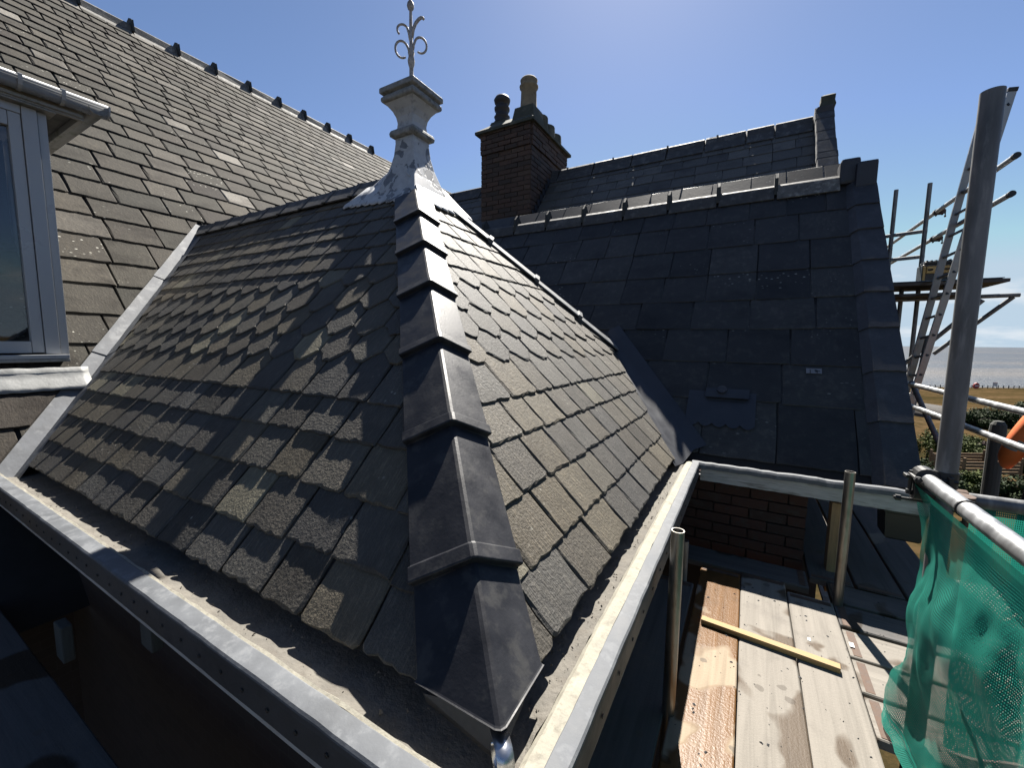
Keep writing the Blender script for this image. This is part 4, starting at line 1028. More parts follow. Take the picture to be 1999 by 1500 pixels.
# ridge with fins
dpts = [KD * a for a in (-3.0, -2.54, -2.12, -1.678, -1.226, -.781, -.338, .123, .585)]
ridge_run(dpts[:-1], lambda s, d, h: V((s, td(zrD) + d, zrD - .01 + h)), dk, 'ridge_tile_dark', 'fin', ridge_h=.055, wing=.105, slope=DM, fin_h=.15, fin_w=.10)
ridge_run(dpts[-2:], lambda s, d, h: V((s, td(zrD) + d, zrD + .0 + h)), dk, 'ridge_tile', None, ridge_h=.05, wing=.12, slope=DM)
# slate-vent with scalloped apron, and a small pale tag
vt = []
u0, u1, vtop, vb = -.42, .075, KD * -.395 / sD, KD * -.525 / sD
nS = 5; m = nS * 6
for i in range(m + 1):
    f = i / m; s_ = abs(math.sin(math.pi * f * nS)) ** .8
    vt += [FD_.p(u0 + (u1 - u0) * f, vtop + .10, .018), FD_.p(u0 + (u1 - u0) * f, vtop + .05, .022), FD_.p(u0 + (u1 - u0) * f, vb - .035 * s_, .024)]
vent = add('roof_vent', vt, [[i * 3 + j, i * 3 + 3 + j, i * 3 + 4 + j, i * 3 + j + 1] for i in range(m) for j in range(2)], 'lead_dark', dk)
vent['label'] = 'lead roof vent with a scalloped lower edge'
hood = []
for (v_, h) in ((vtop + .115, .02), (vtop + .108, .056), (vtop + .06, .054), (vtop + .025, .050), (vtop + .025, .040), (vtop + .10, .043)):
    hood += [FD_.p(u0 + .13, v_, h), FD_.p(u1 - .05, v_, h)]
add('vent_hood', hood, [[2 * k, 2 * k + 1, 2 * k + 3, 2 * k + 2] for k in range(5)], 'lead_dark', vent)
add('vent_slot', [FD_.p(u0 + .14, vtop + .03, .03), FD_.p(u1 - .06, vtop + .03, .03), FD_.p(u1 - .08, vtop + .005, .028), FD_.p(u0 + .16, vtop + .005, .028)], [(0, 1, 2, 3)], 'black', vent)
pc = FD_.p(u0 + .25, vtop + .09, .056)
add('vent_boss', *tube_geo(pc, pc + FD_.n * .02, .035, 20), 'lead_dark', vent)
pt = FD_.p(KD * .37, KD * -.173 / sD, .016)
tg = add('paper_tag', *box_geo(pt, FD_.eu, FD_.ev, FD_.n, .05, .024, .001), 'tag', dk); tg['label'] = 'small pale sticker on one slate'
for dx, w_, h_ in ((-.024, .003, .017), (.012, .010, .003), (.012, .004, .010), (.03, .008, .003), (.020, .003, .014)):
    add('print_mark', *box_geo(pt + FD_.eu * dx + FD_.ev * (rnd.uniform(-.01, .01)) + FD_.n * .0022, FD_.eu, FD_.ev, FD_.n, w_, h_, .0005), 'black', tg)

# ------------------------------------------------------------------ the far roof and its chimney
fr = empty('far_roof', (-2, 6.6, 1.2), 'distant dark slate roof behind the finned ridge, ending in a stone gable', 'roof')
tF, zF, FMs = 6.6 * KD, 2.79 * KD, 1.22
FF = Face((0, tF - zF / FMs, 0), (1, 0, 0), (0, 1, FMs)); sF = FMs / math.hypot(1, FMs)
rows_F = []; z = .9; g = .255
while z < zF - .05:
    zn = min(z + g, zF); rows_F.append((z / sF, (zn - z) / sF, 'plain', .42 - .01 * len(rows_F), .008, -7.0, .66)); z += g; g *= .965
CHX0, CHX1, CHY0, CHY1 = KD * -3.95, KD * -3.04, KD * 5.8, KD * 7.14
lay_slates(FF, rows_F, fr, 'slate_far', [(.655, 0, -1, 0)], 31, rag=.003, cham=.003, gap=.006, skip=lambda u, v: CHX0 < u < CHX1 - .3)
add('roof_boarding', [(-8, tF - (zF - .6) / FMs, .6), (.64, tF - (zF - .6) / FMs, .6), (.64, tF, zF), (-8, tF, zF), (.64, tF + 2, .6), (-8, tF + 2, .6)], [(0, 1, 2, 3), (3, 2, 4, 5)], 'underlay', fr)
ridge_run([-7, -6.2, -5.4, -4.6] + [KD * a for a in (-2.9, -2.3, -1.7, -1.2, -.7, -.2, .12, .53)], lambda s, d, h: V((s, tF + d, zF + h)), fr, 'ridge_tile_dark', None, ridge_h=.06, wing=.20, slope=FMs)
for a_ in (-2.756, -2.0, -1.2, -.55):
    p = V((a_ * KD, tF, zF)); add('ridge_joint', *abox(p.x - .014, p.x + .014, p.y - .06, p.y + .05, p.z + .03, p.z + .085, .003), 'cream', fr)
# stone gable: blocks one above the other
vv = 1.2 / sF; i = 0
while vv < zF / sF - .02:
    hgt = (.30, .24, .34, .18, .16, .15, .20, .14)[i % 8]
    q = FF.p(.76, vv + hgt / 2, .06)
    o = add('gable_stone', *box_geo(q, FF.eu, FF.ev, FF.n, .115 + rnd.uniform(-.006, .006), hgt / 2 - .004, .10, .01), 'stone_grey', fr); vv += hgt; i += 1
add('gable_stone', *abox(.66, .88, tF - .16, tF + .2, zF - .04, zF + .14, .03), 'stone_grey', fr)
add('gable_finial', *square_geo((.80, tF, zF), [(.09, .12), (.10, .16), (.085, .22), (.09, .30), (.05, .33)]), 'stone_mossy', fr)
uvbox('gable_wall', .62, .84, tF - 2.4, tF + 2.4, -9, .6, 'wall_brick', fr)

ch = empty('chimney_stack', ((CHX0 + CHX1) / 2, CHY0, 1.0), 'sooty brick chimney stack with stone capping and two odd pots', 'chimney')
CZ0, CZ1 = 1.35, KD * 3.30
add('stack_core', *abox(CHX0 + .012, CHX1 - .012, CHY0 + .012, CHY1 - .012, CZ0, CZ1), 'mortar', ch)
z = CZ0; row = 0; BH = .088
while z < CZ1 - .02:
    over = .03 if z > CZ1 - .42 else 0
    for face_, p0, p1, fix in (('x', CHX0 + (over and .0), CHX1, CHY0), ('y', CHY0, CHY1, CHX1)):
        ln = p1 - p0; nB = 4 if face_ == 'x' else 6; w = ln / nB
        x = p0 - (w / 2 if row % 2 else 0)
        while x < p1 - .02:
            x0, x1 = max(x, p0), min(x + w, p1)
            if x1 - x0 > .05:
                pr = rnd.uniform(-.006, .008)
                if face_ == 'x': put_brick(((x0 + x1) / 2, fix + .045 - over - pr, z + BH / 2), (1, 0), round(x1 - x0 - .014, 2), BH - .014, .10, 'brick_sooty', ch)
                elif z > 2.2: put_brick((fix - .045 + over + pr, (x0 + x1) / 2, z + BH / 2), (0, 1), round(x1 - x0 - .014, 2), BH - .014, .10, 'brick_sooty', ch)
            x += w
    z += BH; row += 1
cxm = (CHX0 + CHX1) / 2
add('capping', [V((CHX0 - .09, CHY0 - .09, CZ1)), V((CHX1 + .09, CHY0 - .09, CZ1)), V((CHX1 + .09, CHY1 + .09, CZ1)), V((CHX0 - .09, CHY1 + .09, CZ1)),
    V((CHX0 - .09, CHY0 - .09, CZ1 + .05)), V((CHX1 + .09, CHY0 - .09, CZ1 + .05)), V((CHX1 + .09, CHY1 + .09, CZ1 + .05)), V((CHX0 - .09, CHY1 + .09, CZ1 + .05)),
    V((CHX0 + .22, CHY0 + .18, CZ1 + .26)), V((CHX1 - .16, CHY0 + .18, CZ1 + .26)), V((CHX1 - .16, CHY1 - .2, CZ1 + .22)), V((CHX0 + .22, CHY1 - .2, CZ1 + .22))],
    [(3, 2, 1, 0), (0, 1, 5, 4), (1, 2, 6, 5), (2, 3, 7, 6), (3, 0, 4, 7), (4, 5, 9, 8), (5, 6, 10, 9), (6, 7, 11, 10), (7, 4, 8, 11), (8, 9, 10, 11)], 'stone_mossy', ch)
def blk(x, y, w, d, z0, z1, top=.8): return add('pot_base', *square_geo((x, y, 0), [(w, z0), (w * top, z1)]), 'stone_mossy', ch)
blk(CHX0 + .27, CHY0 + .34, .25, .25, CZ1 + .05, CZ1 + .30, .62)
blk(CHX1 - .20, CHY0 + .26, .24, .24, CZ1 + .08, CZ1 + .36, .8)
for i, y in enumerate((CHY0 + .62, CHY0 + .95, CHY0 + 1.28)): add('flue_stub', *lathe_geo((CHX1 - .17, y, CZ1 + .1), [(.2, 0), (.19, .27 - i * .04), (.17, .28 - i * .04), (.15, .23 - i * .04)], 16), 'stone_mossy', ch)
o = add('chimney_pot', *lathe_geo((CHX0 + .27, CHY0 + .34, CZ1 + .30), [(r_, z_ * .82) for r_, z_ in [(.15, 0), (.165, .03), (.13, .08), (.15, .13), (.16, .16), (.135, .19), (.125, .28), (.15, .31), (.155, .37), (.12, .40), (.11, .45), (.15, .48), (.165, .55), (.13, .62), (.10, .625), (.09, .5)]], 24), 'clay_black', ch, smooth=True)
o['label'] = 'black ringed clay pot'
o = add('chimney_pot', *lathe_geo((CHX1 - .20, CHY0 + .26, CZ1 + .36), [(r_, z_ * .66) for r_, z_ in [(.175, 0), (.16, .05), (.15, .3), (.145, .55), (.175, .60), (.18, .64), (.15, .68), (.155, .74), (.165, .80), (.14, .85), (.11, .85), (.10, .6)]], 24), 'clay_buff', ch, smooth=True)
o['label'] = 'taller buff clay pot streaked with soot'
# stepped lead flashing up the side
for i in range(9):
    z0 = 2.05 + i * .13; y0 = tF - (zF - z0) / FMs
    add('flashing', *abox(CHX1 + .032, CHX1 + .038, y0 - .06, y0 + .12, z0 - .02, z0 + .16), 'lead_dark', ch)

# ------------------------------------------------------------------ scaffold platform
BZ = -1.45
def board(a0, a1, t0, t1, mat, label, z=BZ, along='Y', sag=0.0, cat='scaffold board', group='scaffold boards of the platform', iron=True):
    """38 mm board with hoop irons on its ends"""
    L_ = (t1 - t0) if along == 'Y' else (a1 - a0); w = (a1 - a0) if along == 'Y' else (t1 - t0)
    c = V(((a0 + a1) / 2, (t0 + t1) / 2, z - .038))
    e = empty('scaffold_board', c, label, cat, group)
    ex, ey = (V((1, 0, 0)), V((0, 1, 0))) if along == 'Y' else (V((0, -1, 0)), V((1, 0, 0)))
    n_ = max(4, int(L_ / .25)); vs_, fs = [], []
    rg = random.Random(int(a0 * 977 + t0 * 131))
    prof = [(-w / 2, 0), (-w / 2, .034), (-w / 2 + .005, .038), (w / 2 - .005, .038), (w / 2, .034), (w / 2, 0)]
    for k in range(n_ + 1):
        j = rg.uniform(-.0015, .0015)
        for x, h in prof: vs_.append((x + j, -L_ / 2 + L_ * k / n_, h + rg.uniform(-.0008, .0008)))
    for k in range(n_):
        for i in range(6): fs.append([k * 6 + i, k * 6 + (i + 1) % 6, (k + 1) * 6 + (i + 1) % 6, (k + 1) * 6 + i][::-1])
    fs += [list(range(6)), [n_ * 6 + i for i in range(6)][::-1]]
    o = bpy.data.objects.new('plank', me_from('plank', vs_, fs, mat)); link(o, e)
    o.rotation_euler = (0, 0, 0 if along == 'Y' else R(-90))
    for s_ in (-1, 1):
        h = bpy.data.objects.new('hoop_iron', me_from('hoop_iron', *abox(-w / 2 + .012, w / 2 - .012, s_ * (L_ / 2 - .03) - .016, s_ * (L_ / 2 - .03) + .016, .0386, .0398), 'rust')); link(h, e); h.rotation_euler = o.rotation_euler
    return e
board(-.430, -.205, -1.3, 2.6, 'board_shade_grey', 'shaded grey board tight against the wall left of the wet board')
board(-.185, .040, -1.3, 2.86, 'board_wet', 'wet orange-brown scaffold board glistening in the sun')
board(.045, .277, -1.3, 2.90, 'board_damp', 'pale board with damp patches between wet board and dry board')
board(.282, .496, -1.3, 2.80, 'board', 'dry pale scaffold board under the far end of the timber batten')
for i, (t0, lab) in enumerate(((2.84, 'shaded crosswise board nearest the brick wall'), (2.60, 'crosswise board in shade, second from the brick wall'), (2.355, 'crosswise board crossed by the shadow edge of the fascia'), (2.12, 'sunlit crosswise board holding the rounded pole shadow'), (1.885, 'sunlit crosswise board partly behind the green net'))):
    board(.502, 2.9, t0, t0 + .215, 'board_shade_grey' if i < 2 else 'board', lab, z=BZ - .005, along='X')
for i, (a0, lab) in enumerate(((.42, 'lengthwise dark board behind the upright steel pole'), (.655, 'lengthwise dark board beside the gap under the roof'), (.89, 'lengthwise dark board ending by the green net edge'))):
    board(a0, a0 + .22, 3.08, 6.2, 'board_shade_grey', lab, z=BZ - .01)
board(-.42, .40, 2.915, 3.13, 'board_shade_grey', 'shaded crosswise board at the foot of the brick wall', z=BZ - .004, along='X')
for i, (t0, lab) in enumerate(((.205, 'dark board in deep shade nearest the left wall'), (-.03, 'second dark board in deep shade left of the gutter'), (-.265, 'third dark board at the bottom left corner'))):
    board(-5.4, -.45, t0, t0 + .225, 'board_shade_grey', lab, along='X')
for i, (a0, lab) in enumerate(((1.0, 'sunlit board on the lower platform seen past the brick wall'), (1.24, 'second sunlit board on the lower platform'), (1.48, 'third sunlit board on the lower platform'))):
    board(a0, a0 + .225, 6.0, 11.0, 'board', lab, z=-3.2, group='boards of the lower platform')
# timber batten left on the boards
p0, p1 = V((-.130, 2.215, BZ)), V((.440, 2.235, BZ)); d = (p1 - p0)
bt = add('timber_batten', *box_geo((p0 + p1) / 2 + V((0, 0, .014)), d, V((0, 0, 1)).cross(d), (0, 0, 1), d.length / 2, .019, .0125, .002), 'batten', None)
tag(recenter(bt), 'short yellow timber batten lying across the scaffold boards', 'batten')
bt.rotation_euler = (0, 0, R(-6.5))
# small scraps of paper and slate on the boards
for (a_, t_, s_, lab) in ((.345, 2.38, .012, 'white paint chip on the dry board above the batten'), (.52, 2.44, .018, 'small white label at the edge of the dry board')):
    o = add('paper_scrap', *abox(a_ - s_ * .5, a_ + s_ * .5, t_ - s_, t_ + s_, BZ + .001, BZ + .002), 'sign_white', None); tag(recenter(o), lab, 'scrap')

cv, cfc = [], []
for i in range(260):
    if i < 170: p = V((rnd.uniform(-.16, .49), rnd.uniform(1.2, 2.8), BZ + .0005))
    else: p = V((rnd.uniform(.55, 1.2), rnd.uniform(1.9, 3.0), BZ - .004))
    sz = rnd.choice((.0015, .002, .003, .004, .007)); a_ = rnd.uniform(0, 6.28)
    x = V((math.cos(a_), math.sin(a_), 0)) * sz; y = V((-math.sin(a_), math.cos(a_), 0)) * sz * rnd.uniform(.4, .9); k = len(cv)
    cv += [p - x - y, p + x - y * .6, p + x * .7 + y, p - x * .8 + y * .7, p + V((0, 0, sz * .7))]; cfc += [[k, k + 1, k + 4], [k + 1, k + 2, k + 4], [k + 2, k + 3, k + 4], [k + 3, k, k + 4]]
tag(add('slate_crumbs', cv, cfc, 'stone_grey'), 'scattered dark slate crumbs on the scaffold boards', 'debris', kind='stuff')
TR = .02415
def pole(name, p0, p1, mat, label, cat='scaffold tube', group='scaffold tubes', wall=.004, r=TR, seg=28):
    p0, p1 = V(p0), V(p1)
    e = empty(name, p0 if p0.z < p1.z else p1, label, cat, group)
    add('tube', *tube_geo(p0, p1, r, seg, wall, rings=6, wob=.0), mat, e, smooth=True)
    md = e.children[0].modifiers.new('edge', 'EDGE_SPLIT'); md.split_angle = R(40)
    return e
def coupler(parent, p, d1, d2, mat='rust'):
    """swivel coupler: two clamp bands with their bolts and wing nuts"""
    d1, d2 = V(d1).normalized(), V(d2).normalized(); p = V(p)
    o = add('coupler', *join(tube_geo(p - d1 * .027, p + d1 * .027, TR + .008, 18), ), mat, parent)
    n_ = d1.cross(d2)
    if n_.length < .1: n_ = V((0, 0, 1))
    n_.normalize(); q = p + n_ * (TR * 2 + .004)
    add('clamp_band', *tube_geo(q - d2 * .027, q + d2 * .027, TR + .008, 18), mat, o)
    s_ = d1.cross(n_).normalized()
    add('bolt', *join(tube_geo(p + s_ * .034 - n_ * .02, p + s_ * .034 + n_ * .06, .006, 8), tube_geo(p + s_ * .034 + n_ * .05, p + s_ * .034 + n_ * .066, .011, 6), box_geo(p + s_ * .034, s_, n_, d1, .018, .006, .018, .003)), mat, o)
    add('bolt', *join(tube_geo(q - s_ * .02 + n_ * .034, q + s_ * .075 + n_ * .034, .006, 8), tube_geo(q + s_ * .055 + n_ * .034, q + s_ * .07 + n_ * .034, .011, 6)), mat, o)
    return o
pole('scaffold_pole', (-.19, 1.60, BZ - .3), (-.19, 1.60, -.70), 'steel_tube', 'upright open steel tube standing beside the right gutter')
pole('scaffold_pole', (.52, 2.81, BZ - .3), (.52, 2.81, -.685), 'steel_tube', 'upright shiny steel tube in front of the weathered fascia')
pole('scaffold_pole', (-.27, 2.62, BZ - .3), (-.27, 2.62, -1.20), 'galv_dull', 'short dim tube stub in the shade by the brick wall')
tp = add('timber_prop', *box_geo((.545, 3.27, -1.30), (1, 0, 0), (0, 1, 0), (0, 0, 1), .024, .05, .30, .004), 'raw_timber'); tag(recenter(tp), 'brown timber prop under the fascia beside the steel tube', 'prop')
bx = add('hanging_bucket', *square_geo((.90, 3.42, -1.21), [(.075, 0), (.085, .01), (.095, .17), (.10, .175), (.10, .19)]), 'black'); tag(recenter(bx), 'dark box tucked under the fascia by the green net', 'box')
# short rods on the left platform
for (a_, t_, z0, z1, lab) in ((-2.62, .50, -1.46, -1.29, 'pale post stub in the dark gap below the left gutter'), (-1.95, .60, -1.2, -.96, 'grey bracket below the fascia of the left gutter')):
    o = add('wall_bracket', *abox(a_ - .05, a_ + .05, t_ - .02, t_ + .02, z0, z1, .006), 'grey_timber', None); tag(recenter(o), lab, 'bracket')

# guard rail with green debris net
gr = pole('guard_rail', (.565, 1.98, -.462), (.565, -1.2, -.452), 'galv', 'bright galvanised guard rail holding up the green net', 'guard rail')
cp = coupler(gr, (.565, 1.955, -.462), (0, 1, 0), (1, 0, 0), 'black')
for t_ in (1.62, 1.17, .8): add('zip_tie', *tube_geo((.565, t_ - .003, -.46), (.565, t_ + .003, -.46), TR + .003, 18), 'black', gr)
bigp = pole('scaffold_pole', (.615, 1.94, -3.4), (.615, 1.94, .80), 'galv_dull', 'tall scaffold standard rising on the right against the sky', seg=40, r=.0285)
bigp.rotation_euler = (0, 0, 0)
coupler(bigp, (.615, 1.94, -.455), (0, 0, 1), (0, 1, 0), 'black')
r2 = pole('guard_rail', (.62, 1.99, -.53), (2.6, 1.99, -.53), 'galv_dull', 'crosswise galvanised rail behind the tall standard', 'guard rail')
coupler(r2, (.66, 1.99, -.53), (1, 0, 0), (0, 0, 1), 'rust')
def net_sheet():
    nu, nv = 150, 90; vs_, fs, uv = [], [], []
    for i in range(nu + 1):
        s_ = i / nu; t_ = 1.95 - s_ * 2.6
        for j in range(nv + 1):
            f = j / nv
            z = -.485 - f * .985
            edge = math.exp(-s_ * 9)
            sway = .055 * math.sin(f * 7.5 + .6) * edge + .03 * math.sin(f * 15 + 1.7) * edge
            fold = .030 * math.sin(s_ * 26 + f * 5.0) * f + .020 * math.sin(s_ * 55 - f * 3.0) * f * (1 - .4 * f) + .025 * math.sin(s_ * 9 + f * 9)
            diag = .05 * math.exp(-((s_ * 1.9 - f * .62 - .05) / .05) ** 2) * f
            a_ = .565 - .012 * f + fold * min(1, f * 3) - diag - .035 * max(0, f - .72) / .28 * (1 + .3 * math.sin(s_ * 40)) * min(1, s_ * 5) - .05 * f * s_ + .03 * f * math.exp(-s_ * 8)
            if f < .06: a_ = .565 - TR - .003 + (a_ - .565 + TR) * f / .06
            tt = t_ + sway + .10 * f * edge - .02 * edge * math.sin(f * math.pi)
            if f > .93: z = -1.42 - (f - .93) * .25; a_ -= ((f - .93) * .55 * (1 + .4 * math.sin(s_ * 33)) + .012) * min(1, s_ * 5)
            vs_.append(V((a_, tt, z))); uv.append((s_ * 2.6, f * 1.0))
    for i in range(nu):
        for j in range(nv):
            k = i * (nv + 1) + j; fs.append([k, k + nv + 1, k + nv + 2, k + 1])
    from mathutils import noise as nz_
    for k, p in enumerate(vs_):
        f = max(0, min(1, (-.52 - p.z) / .15))
        p.x += f * (.022 * nz_.noise(V((p.y * 5, p.z * 3.2, 1.7))) + .012 * nz_.noise(V((p.y * 13, p.z * 7, 5.1))) + .004 * nz_.noise(V((p.y * 40, p.z * 22, 2.2))))
        p.y += f * .012 * nz_.noise(V((p.y * 8, p.z * 11, 9.0)))
    return vs_, fs, uv
nv_, nf_, nuv = net_sheet()
net = add('debris_net', nv_, nf_, 'net', None, smooth=True, uvs=nuv); tag(recenter(net), 'green debris netting hanging in folds from the guard rail', 'netting')
# second length of net beyond, along the crosswise rail
vs_, fs, uv = [], [], []
for i in range(61):
    s_ = i / 60
    for j in range(21):
        f = j / 20; vs_.append(V((.70 + s_ * 1.8, 1.985 + .03 * math.sin(s_ * 30 + f * 4) * f, -.55 - f * .9))); uv.append((s_ * 1.8, f * .9))
for i in range(60):
    for j in range(20): k = i * 21 + j; fs.append([k, k + 21, k + 22, k + 1])
net2 = add('debris_net', vs_, fs, 'net', None, smooth=True, uvs=uv); tag(recenter(net2), 'second green net hanging below the crosswise rail', 'netting')

# ------------------------------------------------------------------ far scaffold tower
pole('scaffold_pole', (1.62, 7.7, -9), (1.62, 7.7, 2.13), 'galv_dull', 'thin left standard of the far scaffold tower')
st2 = pole('scaffold_pole', (1.91, 7.52, -9), (1.91, 7.52, 2.11), 'galv_dull', 'thin right standard of the far scaffold tower')
ra = pole('guard_rail', (2.0, 9.9, 1.735), (2.0, 5.68, 1.735), 'galv', 'upper pale guard rail of the far tower', 'guard rail')
rb = pole('guard_rail', (2.0, 9.9, 1.40), (2.0, 5.70, 1.40), 'galv', 'lower pale guard rail of the far tower', 'guard rail')
for pr_, z in ((ra, 1.735), (rb, 1.40)):
    coupler(pr_, (2.0, 7.52, z), (0, 1, 0), (0, 0, 1), 'rust')
    add('end_cap', *tube_geo((2.0, 5.66, z), (2.0, 5.70, z), TR + .004, 18), 'black', pr_)
for (z, lab) in ((1.52, 'short upper crossbar between the far standards'), (1.19, 'short lower crossbar between the far standards')):
    pole('scaffold_tube', (1.45, 7.75, z), (1.95, 7.58, z), 'galv_dull', lab)
pole('scaffold_tube', (1.5, 7.3, .60), (2.75, 7.3, .62), 'galv_dull', 'tube carrying the far platform, its end showing right of the standard')
pole('scaffold_tube', (2.70, 7.3, .60), (2.15, 7.6, -.10), 'galv_dull', 'raking tube under the right end of the far platform')
pole('scaffold_tube', (1.72, 7.42, .78), (1.72, 7.42, -9), 'galv_dull', 'dark upright under the far platform')
pole('scaffold_tube', (2.35, 7.0, .55), (1.62, 7.3, -.45), 'galv_dull', 'diagonal brace below the far platform')
pole('scaffold_tube', (1.88, 6.9, .12), (1.62, 6.6, -2.6), 'galv_dull', 'thin leaning tube in front of the field')
pole('scaffold_tube', (1.60, 6.2, -.40), (1.78, 5.6, -1.15), 'galv_dull', 'short diagonal tube below the ladder foot')
for i, t0 in enumerate((7.0, 7.24, 7.48)):
    board(1.3, 2.55, t0, t0 + .225, 'board_shade_grey', ('nearest', 'middle', 'rearmost')[i] + ' board of the far tower platform', z=.79 - .001 * i, along='X', group='boards of the far platform')
bs = add('plastic_sheet', *abox(1.40, 2.50, 6.99, 7.50, .795, .803, .001), 'blue_sheet'); tag(recenter(bs), 'folded blue sheet on the far platform', 'sheet')
for i, t0 in enumerate((7.05, 7.3)):
    board(1.3, 2.2, t0, t0 + .225, 'board_shade_grey', ('lower nearer', 'lower farther') + () and ('nearer board stored below the far platform', 'farther board stored below the far platform')[i], z=.66, along='X', group='boards of the far platform')
# tool case on the platform
tb = empty('tool_case', (1.98, 7.25, .804), 'black and yellow tool case standing on the far platform', 'tool case')
def tcb(n_, m_, *a): return bevelled(add(n_, *abox(*a, .012), m_, tb), .006)
tcb('case_body', 'black', 1.83, 2.13, 7.14, 7.36, .804, 1.02)
tcb('front_panel', 'yellow_plastic', 1.865, 2.09, 7.128, 7.139, .905, .995)
tcb('lid', 'black', 1.85, 2.11, 7.15, 7.35, 1.021, 1.06)
tcb('corner_guard', 'yellow_plastic', 1.835, 1.86, 7.128, 7.139, .815, 1.0)
for x in (1.90, 1.98, 2.05): tcb('vent_slot', 'black', x - .025, x + .025, 7.120, 7.127, .94, .962)
for i in range(6): tcb('lid_rib', 'black', 1.865 + i * .042, 1.885 + i * .042, 7.16, 7.34, 1.061, 1.072)
# ladder
la = empty('ladder', tuple(ray(1775, 800) * 5.1), 'aluminium ladder leaning against the far scaffold tower', 'ladder')
lb0, lt0 = ray(1762, 790) * 5.2, ray(1922, 215) * 4.45
lb1, lt1 = ray(1778, 790) * 5.0, ray(1976, 178) * 4.2
sd = V((lb1 - lb0)).normalized()
for p, q in ((lb0, lt0), (lb1, lt1)):
    dd = (q - p).normalized(); sdd = (sd - dd * sd.dot(dd)).normalized()
    o = add('stile', *box_geo((p + q) / 2, dd, sdd.cross(dd), sdd, (q - p).length / 2, .034, .0135, .004), 'alu', la)
    add('end_cap', *box_geo(q + dd * .015, dd, sdd.cross(dd), sdd, .02, .038, .0175, .004), 'black', o)
for i in range(14):
    f = .04 + i * .071
    p, q = lb0.lerp(lt0, f), lb1.lerp(lt1, f); ov = (q - p).normalized() * .016
    add('rung', *tube_geo(p, q, .015, 12), 'alu', la, smooth=True)
    add('rung_end', *tube_geo(q + ov * .5, q + ov * 1.05, .017, 10), 'black', la)
# lower guard rails toward the garden
pole('guard_rail', (1.6, 6.4, -.425), (1.6, 3.2, -.425), 'galv', 'upper bluish rail crossing the field at the right', 'guard rail')
pole('guard_rail', (1.6, 6.4, -.66), (1.6, 3.2, -.66), 'galv', 'lower bluish rail crossing the bushes at the right', 'guard rail')
wp = add('wooden_post', *lathe_geo(ray(1951, 822) * 5.2 + V((0, 0, -2.9)), [(.080, 0), (.077, 2.78), (.072, 2.85), (.045, 2.895), (.006, 2.903)], 14), 'grey_timber', None); tag(recenter(wp), 'round-topped wooden post in front of the bushes', 'post')

# ------------------------------------------------------------------ person at the right edge
pd_ = 2.9
ctr = ray(2058, 1100) * pd_
fx, fy = ctr.x, ctr.y; FZ = -1.93
pe = empty('person', (fx, fy, FZ), 'person in orange high-visibility top, arm showing at the right edge', 'person')
tl = -_r; fwd_p = (_f * .6 + _r * .4).normalized(); sidep = V((-fwd_p.y, fwd_p.x, 0))
J = {}
def jp(n_, s_, f_, z_): J[n_] = V((0, 0, 0)) + sidep * s_ + fwd_p * f_ + V((0, 0, z_))
jp('pel', 0, 0, .95); jp('wai', 0, .02, 1.10); jp('che', 0, .05, 1.30); jp('nek', 0, .06, 1.47); jp('hd0', 0, .08, 1.55); jp('hd1', 0, .10, 1.66); jp('hd2', 0, .11, 1.76)
for s_, n_ in ((1, 'l'), (-1, 'r')):
    jp('sh' + n_, .17 * s_, .05, 1.41); jp('el' + n_, .26 * s_, .06, 1.13); jp('wr' + n_, .20 * s_, .27, 1.02); jp('ha' + n_, .17 * s_, .36, 1.03)
    jp('hi' + n_, .10 * s_, 0, .90); jp('kn' + n_, .12 * s_, .05, .50); jp('an' + n_, .13 * s_, 0, .09); jp('to' + n_, .14 * s_, .17, .04)
names = list(J); idx = {n_: i for i, n_ in enumerate(names)}
edges = [('pel', 'wai'), ('wai', 'che'), ('che', 'nek'), ('nek', 'hd0'), ('hd0', 'hd1'), ('hd1', 'hd2')]
for n_ in 'lr': edges += [('che', 'sh' + n_), ('sh' + n_, 'el' + n_), ('el' + n_, 'wr' + n_), ('wr' + n_, 'ha' + n_), ('pel', 'hi' + n_), ('hi' + n_, 'kn' + n_), ('kn' + n_, 'an' + n_), ('an' + n_, 'to' + n_)]
rad = {'pel': .15, 'wai': .15, 'che': .165, 'nek': .065, 'hd0': .075, 'hd1': .095, 'hd2': .06}
for n_ in 'lr': rad.update({'sh' + n_: .085, 'el' + n_: .065, 'wr' + n_: .033, 'ha' + n_: .035, 'hi' + n_: .10, 'kn' + n_: .07, 'an' + n_: .05, 'to' + n_: .045})
# five fingers on each hand
for n_, s_ in (('l', 1), ('r', -1)):
    for k in range(5):
        base = J['ha' + n_]; off_ = sidep * ((k - 2) * .018) if k < 4 else sidep * (-s_ * .035) - fwd_p * .05
        for q in range(2):
            nm = 'f%s%d%d' % (n_, k, q); J[nm] = base + off_ + fwd_p * (.04 + q * .04) + V((0, 0, -.012 * q * q - .01 * q)); rad[nm] = .0095
            names.append(nm); idx[nm] = len(names) - 1; edges.append(('ha' + n_, nm) if q == 0 else ('f%s%d0' % (n_, k), nm))
me = bpy.data.meshes.new('body'); me.from_pydata([J[n_] for n_ in names], [(idx[a_], idx[b_]) for a_, b_ in edges], [])
bo = bpy.data.objects.new('body', me); link(bo, pe)
sk = bo.modifiers.new('skin', 'SKIN'); me.skin_vertices
for i, n_ in enumerate(names):
    r_ = rad[n_]; me.skin_vertices[0].data[i].radius = (r_, r_ * (.72 if n_ in ('pel', 'wai', 'che') else 1))
me.skin_vertices[0].data[idx['pel']].use_root = True
bo.modifiers.new('sub', 'SUBSURF').levels = 2; bo.modifiers['sub'].render_levels = 2
dg = bpy.context.evaluated_depsgraph_get(); ev_ = bo.evaluated_get(dg); me2 = bpy.data.meshes.new_from_object(ev_)
